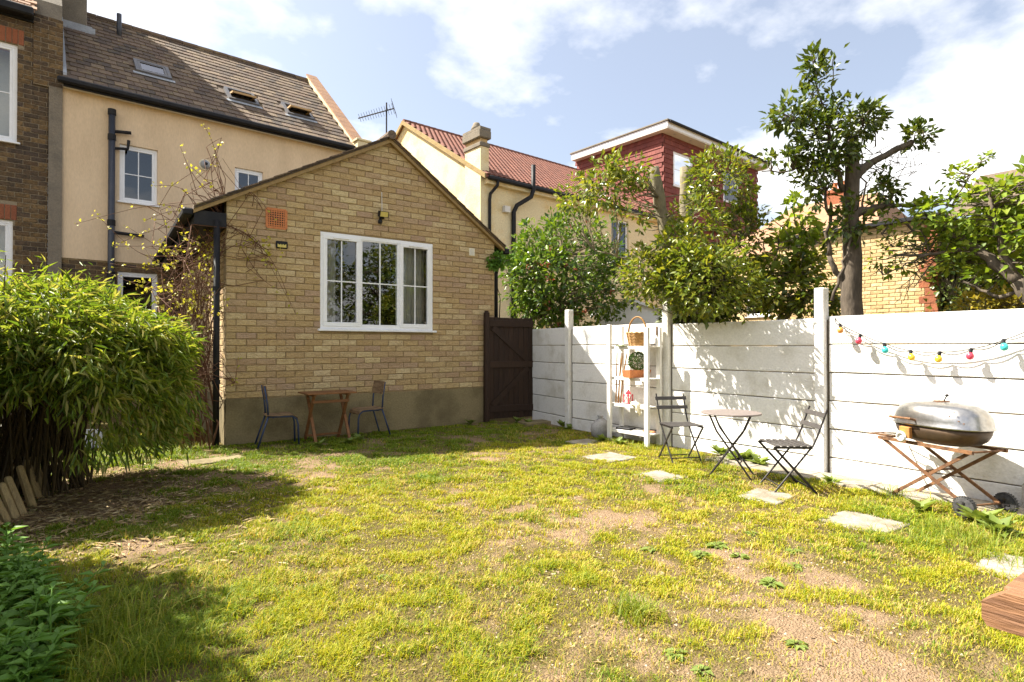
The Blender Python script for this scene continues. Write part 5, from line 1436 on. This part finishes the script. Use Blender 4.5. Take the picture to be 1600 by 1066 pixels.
# =================================================================== trees and shrubs beyond the fence
def tree(name, label, cat, base, blobs, m, wood='bark', limbs=(), tw_frac=.8, tw_r=.006, group=None, extra=None):
    """blobs: (center, rad, n_clumps, leaves_per_clump, clump_r, L, W, kwargs); limbs: (p, q, r0, r1[, wobble])"""
    t = thing(name, label, cat, base, 0, group)
    mb = MB(); sk = []
    for l in limbs: sk += limb(mb, *l[:4], wob=(l[4] if len(l) > 4 else .06), n=8, k=8)
    arrs = []
    for (c, r, nc, nl, cr, L, W, kw) in blobs:
        a, C = clumps(c, r, nc, nl, cr, L, W, **kw); arrs.append(a)
        twigs(mb, sk, C, tw_r, tw_frac)
    wood_part('trunk', mb, wood, t); plant_part('crown', leaf_mesh('crown', arrs, m), t)
    return t
def B(px, py, Z): return tuple(AT(px, py, Z))
# camellia next to the gate
base = Vector((8.2, 9.55, 0))
kw = dict(shell=.45)
tree('camellia_shrub', 'large glossy-leaved camellia shrub behind the fence beside the wooden gate', 'shrub', base,
     [(B(885,425,12.4), (1.25,1.25,1.35), 290, 14, .17, .125, .066, kw), (B(835,440,12.3), (.75,.8,.9), 110, 15, .15, .12, .062, kw), (B(950,445,12.4), (.6,.7,.8), 80, 15, .15, .10, .052, kw)],
     'camellia', 'bark2', [(base, base+Vector((.1,0,1.6)), .07, .05), (base+Vector((.05,0,1.2)), B(880,400,12.4), .05, .03), (base+Vector((.08,0,1.2)), B(835,430,12.4), .04, .02)])
o = [x for x in bpy.data.objects if x.name.startswith('camellia_shrub')][0]
C = np.array(B(885,440,11.4)) + rng.normal(size=(26,3))*np.array([.75,.5,.6])
P = np.repeat(C, 6, 0) + rng.normal(size=(156,3))*.025
M['petal'] = mat('faded_red_petal', [(.20,.045,.03),(.26,.08,.045),(.16,.05,.03)], rough=.6, translucent=.3)
plant_part('flowers', leaf_mesh('flowers', [leaf_arrays(P, rdir(156), rdir(156), np.full(156,.05), np.full(156,.045), .2)], 'petal'), o)['kind'] = 'stuff'
# small ivy sprig at the gable corner
p = Vector(FY(775, 405, 8.93))
tree('ivy_sprig', 'dark green ivy spray growing out at the right eave of the gable', 'ivy', (p.x, p.y+.15, 1.9),
     [(tuple(p+Vector((.02,0,-.02))), (.16,.12,.13), 26, 10, .06, .07, .06, {}), (tuple(p+Vector((-.1,-.03,-.12))), (.08,.04,.07), 10, 8, .05, .06, .05, {}), (tuple(p+Vector((.22,.3,.08))), (.28,.25,.18), 30, 10, .08, .08, .065, {})],
     'nettle', 'bark2', [((p.x+.25,p.y+.25,1.9), tuple(p+Vector((.05,.05,-.05))), .012, .006)])
# pollarded laurel with two sawn trunks, leaning over the fence
b = Vector((7.15, 5.55, 0))
kn = B(1062, 445, 8.6)
t1a, t1b = B(1045, 388, 8.55), B(1020, 262, 8.5)
t2a, t2b = B(1072, 395, 8.9), B(1072, 262, 8.9)
kw = dict(shell=.5)
lau = tree('pollarded_laurel', 'pollarded evergreen with two sawn bare trunks and yellow-green leaves behind the fence', 'tree', b,
     [(B(1105,440,7.2), (.70,.62,.45), 190, 13, .12, .09, .043, kw), (B(1015,430,7.5), (.36,.36,.36), 62, 12, .11, .085, .042, kw), (B(1060,400,7.3), (.35,.35,.3), 46, 12, .11, .085, .042, kw),
      (B(1130,285,8.4), (.48,.5,.48), 84, 12, .13, .095, .045, kw), (B(945,290,7.7), (.38,.4,.36), 46, 11, .11, .09, .045, kw), (B(985,265,7.7), (.25,.26,.26), 24, 11, .11, .09, .045, kw),
      (B(1085,345,7.8), (.40,.36,.34), 38, 11, .12, .09, .045, kw), (B(905,305,8.9), (.35,.35,.3), 30, 10, .1, .09, .045, kw), (B(1160,370,8.4), (.35,.4,.5), 60, 13, .12, .09, .045, kw), (B(990,340,8.6),(.2,.3,.3),12,10,.1,.09,.045,kw)],
     'laurel', 'bark2', [(b, kn, .17, .13, .02), (kn, t1a, .12, .105, .02), (t1a, t1b, .10, .085, .015), (kn, t2a, .13, .11, .02), (t2a, t2b, .105, .095, .01),
                        (t1b, B(940,290,8.6), .02, .012), (B(1025,300,8.5), B(985,255,8.6), .018, .01), (t2b, B(1140,270,8.6), .022, .012), (kn, B(1120,430,8.1), .04, .015), (kn, B(1175,360,8.4), .03, .012), (kn, B(1000,440,8.8), .03, .012),
                        (B(1000,410,8.6), B(930,392,8.9), .02, .008)])
# dark understorey against the fence
tree('evergreen_bush', 'dense dark evergreen bush behind the fence below the pollarded trunks', 'bush', (7.35, 4.75, 0),
     [(B(1110,470,8.2), (.75,.5,.36), 170, 14, .12, .085, .045, dict(shell=.3)), (B(1060,490,8.4), (.3,.3,.3), 40, 12, .1, .085, .045, {})], 'ivy', 'bark2', [((7.35,4.75,0), B(1110,480,8.2), .05, .03)])
tree('yellow_green_bush', 'loose yellow-green bush between the pollarded evergreen and the grey trunk', 'bush', (8.1, 4.4, 0),
     [(B(1225,445,8.4), (.45,.45,.42), 105, 12, .11, .10, .055, {}), (B(1250,390,8.6), (.35,.4,.4), 42, 9, .12, .11, .07, {}), (B(1280,470,8.0), (.35,.3,.2), 45, 12, .1, .09, .05, {})], 'laurel', 'bark2',
     [((8.1,4.4,0), B(1225,440,8.4), .04, .02), (B(1225,440,8.4), B(1250,380,8.6), .02, .01)])
tree('fig_sapling', 'slender fig sapling with bright lobed leaves and curved bare branches', 'sapling', (8.3, 4.2, 0),
     [(B(1245,345,8.3), (.28,.3,.32), 16, 5, .08, .15, .11, {}), (B(1225,400,8.3), (.3,.3,.3), 14, 5, .1, .15, .11, {})], 'fig', 'bark2',
     [((8.3,4.2,0), B(1255,400,8.4), .025, .016), (B(1255,400,8.4), B(1240,320,8.3), .014, .006), (B(1180,380,8.3), B(1300,375,8.2), .012, .012, .15), (B(1255,400,8.4), B(1205,340,8.3), .012, .005)], tw_frac=1)
# tall grey pollard
b = Vector((FX(1327, 500, 7.62).x, FX(1327, 500, 7.62).y, 0)); Zt = 7.2
kw = dict(shell=.35)
pol = tree('grey_pollard_tree', 'tall grey pollarded tree trunk with dark leafy top shoots above the fence', 'tree', b,
     [(B(1290,220,7.1), (.36,.36,.42), 78, 11, .14, .095, .045, kw), (B(1285,140,7.1), (.24,.26,.40), 30, 9, .13, .095, .045, kw), (B(1235,180,7.1), (.26,.26,.16), 24, 9, .11, .11, .052, kw),
      (B(1280,275,7.05), (.2,.26,.34), 38, 9, .12, .09, .045, kw), (B(1345,190,7.2), (.26,.26,.22), 32, 9, .12, .095, .045, kw), (B(1432,215,7.2), (.13,.14,.14), 18, 10, .09, .09, .05, kw), (B(1268,100,7.1), (.08,.1,.18), 10, 7, .09, .11, .055, kw),
      (B(1365,180,7.2), (.12,.12,.1), 9, 7, .09, .11, .055, kw), (B(1225,250,7.1), (.22,.2,.1), 16, 7, .09, .10, .05, kw), (B(1380,300,7.2), (.22,.2,.25), 26, 8, .1, .09, .05, kw), (B(1330,345,7.0), (.2,.2,.3), 24, 8, .1, .09, .055, kw)],
     'ivy', 'bark', [(b, B(1331,215,Zt), .17, .075, .012), (B(1326,470,Zt), B(1296,400,Zt), .045, .03, .05), (B(1296,400,Zt), B(1290,300,7.1), .028, .015, .05), (B(1330,335,Zt), B(1380,322,Zt), .07, .035), (B(1332,280,Zt), B(1360,255,Zt), .06, .05), (B(1360,255,Zt), B(1425,222,Zt), .042, .036, .02),
                    (B(1318,300,Zt), B(1292,190,7.1), .035, .02, .03), (B(1292,190,7.1), B(1268,85,7.1), .014, .005, .03), (B(1292,210,7.1), B(1210,172,7.1), .014, .006), (B(1310,262,Zt), B(1190,268,7.1), .014, .007), (B(1300,220,7.1), B(1302,110,7.1), .012, .005), (B(1320,250,7.1), B(1360,165,7.2), .014, .006),
                    *[(B(1340+rnd.uniform(-20,40), rnd.uniform(230,330), Zt), B(rnd.uniform(1380,1470), rnd.uniform(205,330), 7.2), .006, .002, .14) for _ in range(16)],
                    (B(1380,322,Zt), B(1450,320,6.9), .028, .018), (B(1450,320,6.9), B(1530,300,6.6), .02, .016), (B(1530,300,6.6), B(1610,330,6.4), .016, .010), (B(1300,470,7.0), B(1330,370,7.0), .02, .012), (B(1350,350,Zt), B(1345,230,Zt), .015, .006), (B(1425,222,7.2), B(1460,215,7.2), .006, .003, .2), (B(1400,270,7.2), B(1485,212,7.2), .005, .002, .15), (B(1380,290,7.2), B(1455,255,7.2), .005, .003, .2), (B(1390,320,7.2), B(1420,240,7.2), .006, .003)], tw_frac=.9)
# fruit tree on the right
b = Vector((8.6, 1.25, 0))
fig = tree('fruit_tree', 'spreading fruit tree with fresh green leaves on long crooked branches', 'tree', b,
     [(B(1500,335,6.6), (.55,.5,.28), 44, 8, .12, .085, .055, {}), (B(1560,330,6.3), (.45,.5,.35), 48, 8, .12, .085, .055, {}), (B(1590,300,6.2), (.3,.4,.25), 24, 8, .11, .10, .065, {}), (B(1440,345,6.9), (.35,.35,.22), 20, 7, .1, .09, .06, {}),
      (B(1570,400,6.3), (.45,.5,.28), 34, 7, .12, .085, .055, {}), (B(1500,390,6.7), (.4,.4,.2), 36, 7, .11, .09, .06, {}), (B(1535,250,6.5), (.05,.08,.04), 5, 6, .05, .07, .05, {}), (B(1500,275,6.6), (.2,.1,.1), 12, 6, .07, .07, .05, {}), (B(1400,400,7.1), (.35,.3,.2), 22, 6, .1, .07, .045, {}), (B(1650,330,6.0),(.5,.6,.5),90,9,.12,.10,.065,{})],
     'fig', 'bark', [(b, B(1640,500,5.9), .12, .11, .03), (B(1640,500,5.9), B(1590,440,6.1), .10, .075, .03), (B(1590,440,6.1), B(1520,385,6.4), .07, .045, .03), (B(1520,385,6.4), B(1455,345,6.7), .03, .012), (B(1590,440,6.1), B(1550,330,6.2), .04, .025), (B(1550,330,6.2), B(1545,295,6.3), .03, .015),
                    (B(1520,388,6.4), B(1400,400,6.9), .028, .010), (B(1455,395,6.6), B(1380,430,7.0), .012, .006), (B(1600,455,6.1), B(1560,465,6.2), .03, .022), (B(1560,465,6.2), B(1505,440,6.4), .02, .010), (B(1500,300,6.6), B(1535,248,6.5), .008, .004), (B(1455,345,6.7), B(1500,300,6.6), .012, .007), (B(1600,455,6.1), B(1660,360,6.0), .05, .03),
                    *[(B(rnd.uniform(1440,1520), rnd.uniform(350,420), 6.7), B(rnd.uniform(1345,1460), rnd.uniform(360,480), 6.9), .008, .003, .16) for _ in range(18)]], tw_frac=.9)
tree('golden_hedge', 'golden orange-leaved shrub just above the right end of the fence', 'shrub', (8.9, 2.0, 0),
     [(B(1550,478,6.6), (.5,.35,.18), 90, 12, .09, .05, .03, {}), (B(1600,480,6.3), (.4,.35,.2), 60, 12, .09, .05, .03, {})], 'gold', 'bark2', [((8.9,2.0,0), B(1555,485,6.6), .04, .02)])
tree('wall_ivy', 'dark ivy mass covering the corner of the yellow brick wing', 'ivy', (13.6, 4.0, 0),
     [(B(1490,445,11.4), (.4,.45,.75), 120, 12, .14, .10, .08, {}), (B(1560,430,11.2), (.3,.8,1.0), 150, 12, .15, .10, .08, {}), (B(1490,400,11.6), (.3,.3,.4), 40, 12, .14, .10, .08, {})], 'ivy', 'bark2', [((13.6,4.0,0), B(1490,470,11.3), .03, .02)])
# trees behind the camera, mirrored in the window
for (x, y, h, s, mm, lb) in ((9.2, -3.6, 5.6, 1.9, 'ivy', 'broad dark tree across the garden, mirrored in the middle window light'), (6.6, -5.4, 6.6, 2.0, 'laurel', 'tall pale-leaved tree across the garden, mirrored in the left window light'), (12.2, -1.6, 4.8, 1.8, 'camellia', 'rounded glossy tree across the garden, mirrored in the right window light')):
    base = Vector((x, y, 0))
    tree('garden_tree', lb, 'tree', base, [((x, y, h*.62), (s, s, h*.36), 260, 12, .3, .17, .10, dict(shell=.3))], mm, 'bark',
         [(base, (x, y, h*.5), .16, .10), ((x,y,h*.4), (x+s*.5, y, h*.75), .07, .03), ((x,y,h*.4), (x-s*.5, y+.3, h*.75), .07, .03), ((x,y,h*.45), (x, y-s*.4, h*.9), .06, .02)], tw_r=.012)
# shrubs on the near left that shade the lawn
for (x, y, h, s, lb) in ((-1.35, 4.55, 3.05, .45, 'leafy green shrub beside the nettles along the side fence, next to the stakes'), (-1.35, 3.75, 3.0, .45, 'leafy green shrub along the side fence behind the nettles'), (-1.35, 5.35, 3.0, .45, 'low leafy shrub between the bamboo and the stakes')):
    base = Vector((x, y, 0))
    tree('side_shrub', lb, 'shrub', base, [((x, y, h*.58), (s, s, h*.42), 260, 14, .12, .09, .05, dict(shell=.3))], 'nettle', 'bark2', [(base, (x, y, h*.6), .04, .02), ((x,y,h*.3), (x+.2, y+.2, h*.8), .02, .01), ((x,y,h*.3), (x-.2, y-.2, h*.8), .02, .01)])
# clipped box ball
n = 1500; dd = rdir(n); P = np.array(BALLC) + dd*.128*(.85+.15*rng.random(n))[:,None]
bx_ = plant_part('box_ball', leaf_mesh('box_ball', [leaf_arrays(P, unit(dd+rdir(n)*.8), dd, np.full(n,.022), np.full(n,.015), .2)], 'box'), tr)
wood_part('stem', MB().tube([tuple(BALLC - Vector((0,0,.15))), tuple(BALLC)], .012, 6), 'bark2', tr)

# =================================================================== nettles, weeds
def leafy_stem(arrs, mb, x, y, h, L, lean, pairs=7, W=.5):
    z0 = gzv(x, y); p = Vector((x, y, z0)); q = Vector((x+lean[0], y+lean[1], z0+h))
    pts = [p, p.lerp(q, .5)+Vector((-lean[0]*.15, -lean[1]*.15, 0)), q]
    mb.tube(pts, [.006,.005,.003], 5)
    for i in range(pairs):
        t = .25 + .75*i/(pairs-1); c = np.array(p.lerp(q, t)); a0 = (i % 2)*math.pi/2 + rng.uniform(-.3,.3)
        s = L*(1.15-.55*t) if t < .95 else L*.45
        for a in (a0, a0+math.pi):
            D_ = np.array([[math.cos(a), math.sin(a), .15+.35*t]]); arrs.append(leaf_arrays(c[None], D_, np.array([[0,0,1.0]])+rdir(1)*.2, np.array([s*(.85+.3*rng.random())]), np.array([s*W]), .15, .25))
for k in range(34):
    px, py = rng.uniform(-60, 85), rng.uniform(880, 1120)
    if k < 8: px, py = rng.uniform(-40, 50), rng.uniform(915, 950)
    p = G(px, py)
    if p.y < 1.2: continue
    t = thing('nettle_plant', 'leafy green nettle stem in the shaded patch at the lawn edge', 'nettle', (p.x, p.y, gzv(p.x, p.y)), 0, 'nettles in the shaded patch')
    arrs = []; mb = MB()
    for j in range(2): leafy_stem(arrs, mb, p.x + rng.normal()*.03, p.y + rng.normal()*.03, rng.uniform(.13, .28), rng.uniform(.09, .15), (rng.normal()*.06+.03, rng.normal()*.06), 6)
    wood_part('stem', mb, 'nettle', t); plant_part('leaves', leaf_mesh('leaves', arrs, 'nettle'), t)
def rosette(px, py, n, L, label, m='weed', up=.22, grp='broad-leaved weeds in the lawn'):
    p = G(px, py); z = gzv(p.x, p.y)
    n = int(n*1.4); a = rng.uniform(0, 2*math.pi, n); D_ = np.stack([np.cos(a), np.sin(a), up*(.3+1.2*rng.random(n))], 1)
    P = np.tile(np.array([p.x, p.y, z+.008]), (n,1)) + D_*.01
    Ls = L*(.30+.40*rng.random(n))
    me = leaf_mesh('weed_plant', [leaf_arrays(P, D_, np.tile(np.array([0,0,1.0]), (n,1)), Ls, Ls*.62, .12, .3)], m)
    me.transform(Matrix.Translation((-p.x, -p.y, -z)))
    o = link('weed_plant', me); o.location = (p.x, p.y, z); tag(o, label, 'weed', grp)
for (px, py, n, L) in ((1015,862,11,.10),(1095,868,18,.13),(1120,855,14,.13),(1155,872,12,.11),(1175,836,8,.09),(1240,865,8,.09),(1205,912,14,.12),(1240,888,10,.10),(1055,1022,16,.08),(1098,1050,14,.07),(1245,1010,10,.08),(690,800,8,.07),(600,905,9,.07)):
    rosette(px, py, n, L, 'low broad-leaved weed growing flat in the thin lawn')
for (px, py, n, L) in ((546,695,20,.13),(560,690,16,.14),(640,668,20,.13),(735,664,16,.12),(810,661,14,.13),(826,663,14,.12),(878,668,14,.14),(890,672,14,.12),(912,662,24,.15),(905,668,18,.13),(925,672,16,.14),(1075,690,20,.15),(1088,698,20,.14),(1125,712,20,.15),(1150,720,20,.16),(1170,722,18,.16),(1185,728,18,.14),(940,690,14,.14),(965,695,14,.12),(1440,800,14,.13),(500,700,12,.10),(1300,757,14,.10),(1535,820,18,.16),(1560,835,16,.15)):
    lb = ('upright leafy weed under the wooden folding table' if px < 600 else 'upright leafy weed at the foot of the plain cement plinth' if px < 760 else 'upright leafy weed beside the low step at the gate' if px < 900
          else 'upright leafy weed between the fence and the white shelf' if px < 1000 else 'upright leafy weed behind the dark folding chair by the shelf' if px < 1110 else 'upright leafy weed between the bistro table and the fence' if px < 1250
          else 'small leafy weed on the edging slabs between chair and barbecue' if px < 1400 else 'upright leafy weed in long grass beside the barbecue wheels')
    rosette(px, py, n, L*1.7, lb, 'weed', 1.3, 'weeds along the wall and fence')

# =================================================================== grass, leaf litter
def blades(P, h, w, lean, az):
    n = len(P)
    S = np.stack([-np.sin(az), np.cos(az), np.zeros(n)], 1)*(w/2)[:,None]; D_ = np.stack([np.cos(az), np.sin(az), np.zeros(n)], 1)
    m = P + D_*(lean*h*.35)[:,None] + np.array([0,0,1])*(h*.6)[:,None]
    t = P + D_*(lean*h)[:,None] + np.array([0,0,1])*(h*(1-.25*lean))[:,None]
    V = np.stack([P-S, P+S, m+S*.7, m-S*.7, t], 1).reshape(-1, 3); b = np.arange(n)*5
    F = np.concatenate([np.stack([b,b+1,b+2],1), np.stack([b,b+2,b+3],1), np.stack([b+3,b+2,b+4],1)])
    return V, F
def in_lawn(x, y):
    k = (x > -1.4) & (x < 6.02) & (y > .25) & (y < 8.86)
    k |= (x > 5.9) & (x < 6.4) & (y > 4.5) & (y < 8.5)
    k |= (x > -1.0) & (x < .85) & (y >= 8.86) & (y < 11.5)
    return k
# sample with density falling off with distance from the camera
Nn = 2000000
x = rng.uniform(-1.4, 6.4, Nn); y = rng.uniform(.3, 11.5, Nn)
fwd = x*math.sin(YAW) + y*math.cos(YAW); rgt = x*math.cos(YAW) - y*math.sin(YAW)
vis = (fwd > 1.7) & (np.abs(rgt) < fwd*.95+.35) & in_lawn(x, y)
x, y, fwd = x[vis], y[vis], fwd[vis]; Nn = len(x)
dens = np.clip(3.2/np.maximum(fwd, .5), .33, 1.25)
g = grassiness(x, y)
tuft = fbm(x*7, y*7, 41)
cov = np.clip((g-.24)*2.6, 0, 1) * np.clip((tuft-.30)*3.2, .03, 1)
cov = np.maximum(cov, .06*(g > .05) + .22*np.clip((g-.33)*4, 0, 1))
slabxy = [(G(*s[0]).x, G(*s[0]).y, s[1]/2, s[2]/2) for s in slabs] + [(G(333,719).x, G(333,719).y, .34, .17)]
on = np.zeros(Nn, bool)
wob1, wob2 = fbm(x*14, y*14, 71), fbm(x*14, y*14, 72)
for (sx, sy, a_, b_) in slabxy: on |= (np.abs(x-sx) < a_-.08*wob1) & (np.abs(y-sy) < b_-.08*wob2)
keep = ~on & (rng.random(Nn) < dens*cov*.70)
x, y, fwd, tuft, g = x[keep], y[keep], fwd[keep], tuft[keep], g[keep]
n = len(x); print('grass blades', n)
lush = fbm(x*1.1, y*1.1, 51)
edge = .45*np.clip((x-4.6)/1.2, 0, 1)*np.clip(1.6-np.abs(y-1.6), 0, 1) + blob(x, y, .15, 2.6, .6, 1.0) + blob(x, y, .6, 9.2, .5, .7)*1.2
h = (.010 + .052*np.clip(tuft-.32, 0, 1)*1.6 + .016*rng.random(n)) * (.7 + .8*np.clip(lush-.35, 0, 1)) * (1 + .9*edge)
tall = rng.random(n) < .02; h[tall] *= 1.8
w = (.0028 + .0026*rng.random(n)) * np.clip(fwd/3.0, .8, 2.0)
lean = .35 + 1.0*rng.random(n)
P = np.stack([x, y, ground_z(x, y) - .003], 1)
V, F = blades(P, h, w, lean, rng.uniform(0, 2*math.pi, n))
# colour: 0..1 along the palette; straw where thin or dry, green where lush and in the shade bands
straw = (rng.random(n) < np.clip(.26 + .6*(.55-g) + .8*(fbm(x*4, y*4, 61)-.5), .04, .85))
M['longgrass'] = mat('long_grass_blade', [(.14,.22,.015),(.24,.28,.02),(.11,.18,.015),(.34,.32,.05),(.18,.25,.02)], rough=.55, fine=0, translucent=.4)
M['drygrass'] = mat('dry_grass', [(.50,.37,.09),(.40,.29,.07),(.56,.43,.15)], rough=.7, fine=0, translucent=.3)
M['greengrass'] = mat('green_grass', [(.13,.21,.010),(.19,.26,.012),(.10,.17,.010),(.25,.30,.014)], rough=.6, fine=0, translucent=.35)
shade_tint = np.clip((y + .35*(5.6-x) - 6.9)/1.2, 0, 1)*1.1 + .6*np.clip((.9-x)/.8, 0, 1)*(y < 5.6)  # greener by gable and left edge; blades darkened to deepen the gable's shadow band
straw &= rng.random(n) > shade_tint*.8
grn = (~straw) & (rng.random(n) < np.clip((lush-.45)*2.2 + .8*edge + shade_tint, .05, .95))
def sub(mask, m, nm):
    i = np.where(mask)[0]; Vs = V.reshape(n, 5, 3)[i].reshape(-1, 3); b = np.arange(len(i))*5
    Fs = np.concatenate([np.stack([b,b+1,b+2],1), np.stack([b,b+2,b+3],1), np.stack([b+3,b+2,b+4],1)]); r = rng.random(len(i))
    return npmesh(nm, Vs, Fs, m, np.concatenate([r, r, r]))
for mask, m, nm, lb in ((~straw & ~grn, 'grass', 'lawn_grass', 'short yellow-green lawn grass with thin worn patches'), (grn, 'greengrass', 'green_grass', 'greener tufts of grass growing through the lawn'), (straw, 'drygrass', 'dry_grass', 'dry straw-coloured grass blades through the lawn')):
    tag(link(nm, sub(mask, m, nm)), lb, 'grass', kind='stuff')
# long grass tufts along edges and by the vine
tx, ty, th_ = [], [], []
for (px, py, k, hh, rr) in ((250,692,420,.17,.22),(300,700,150,.10,.2),(1480,830,260,.12,.22),(1530,850,300,.14,.25),(1440,850,160,.10,.2),(1570,880,160,.11,.2),(1000,965,220,.11,.10),(985,955,150,.10,.08),(120,1000,700,.20,.26),(60,930,400,.18,.26),(170,1040,350,.14,.22),(130,930,220,.12,.2),(1395,775,200,.10,.15),(1120,735,200,.10,.15),(1100,720,200,.1,.2),(960,692,200,.1,.25),(1010,700,220,.11,.25),(700,672,220,.07,.5),(560,697,180,.10,.25),(1060,712,200,.10,.2),(1350,790,160,.09,.15),(440,702,160,.07,.3)):
    p = G(px, py); tx += list(p.x + rng.normal(size=k)*rr*.6); ty += list(p.y + rng.normal(size=k)*rr*.6); th_ += list(hh*(.45+.7*rng.random(k)))
tx, ty, th_ = np.array(tx), np.array(ty), np.array(th_)
kk = (ty < 8.85) | (tx < 1.2); kk &= tx < 6.4; tx, ty, th_ = tx[kk], ty[kk], th_[kk]; n2 = len(tx)
V2, F2 = blades(np.stack([tx, ty, ground_z(tx, ty)-.004], 1), th_, .0035+.003*rng.random(n2), .3+.9*rng.random(n2), rng.uniform(0, 2*math.pi, n2))
r = rng.random(n2); tag(link('long_grass', npmesh('long_grass', V2, F2, 'longgrass', np.concatenate([r,r,r]))), 'longer bright green grass tufts along the lawn edges', 'grass', kind='stuff')
# fallen bamboo leaves
n3 = 7200
lx = np.concatenate([.0 + rng.normal(size=3200)*.55, rng.uniform(.2, 5.9, 4000)]); ly = np.concatenate([6.2 + rng.normal(size=3200)*.85, rng.uniform(1.2, 8, 4000)])
a = rng.uniform(0, 2*math.pi, n3); P = np.stack([lx, ly, ground_z(lx, ly)+.006+.012*rng.random(n3)], 1)
Ls = np.where(np.arange(n3) < 3200, .05+.06*rng.random(n3), .015+.035*rng.random(n3)**2)
me = leaf_mesh('leaf_litter', [leaf_arrays(P, np.stack([np.cos(a), np.sin(a), .25*(rng.random(n3)-.4)], 1), np.array([0,0,1.0])+rdir(n3)*.35, Ls, Ls*.22, .15, .05)], 'straw')
tag(link('leaf_litter', me), 'dry fallen bamboo leaves scattered under the bamboo', 'leaf litter', kind='stuff')
n4 = 5000
px_ = rng.normal(size=n4)*1.3 + 2.9; py_ = rng.normal(size=n4)*1.2 + 2.3; s = .004 + .008*rng.random(n4)**3
o3 = np.array([[1,0,0],[-.5,.8,0],[-.5,-.8,0],[0,0,.8]])
V = (np.stack([px_, py_, ground_z(px_, py_)], 1)[:,None,:] + o3[None]*s[:,None,None]*(.7+.6*rng.random((n4,4,1)))).reshape(-1,3); b = np.arange(n4)*4
F = np.concatenate([np.stack([b,b+1,b+3],1), np.stack([b+1,b+2,b+3],1), np.stack([b+2,b,b+3],1)]); r = rng.random(n4)
M['crumb'] = mat('soil_crumb', [(.26,.17,.10),(.34,.25,.16),(.18,.12,.07),(.42,.36,.28)], rough=.95)
tag(link('soil_crumbs', npmesh('soil_crumbs', V, F, 'crumb', np.concatenate([r,r,r]))), 'small crumbs of soil and grit on the bare ground', 'soil', kind='stuff')
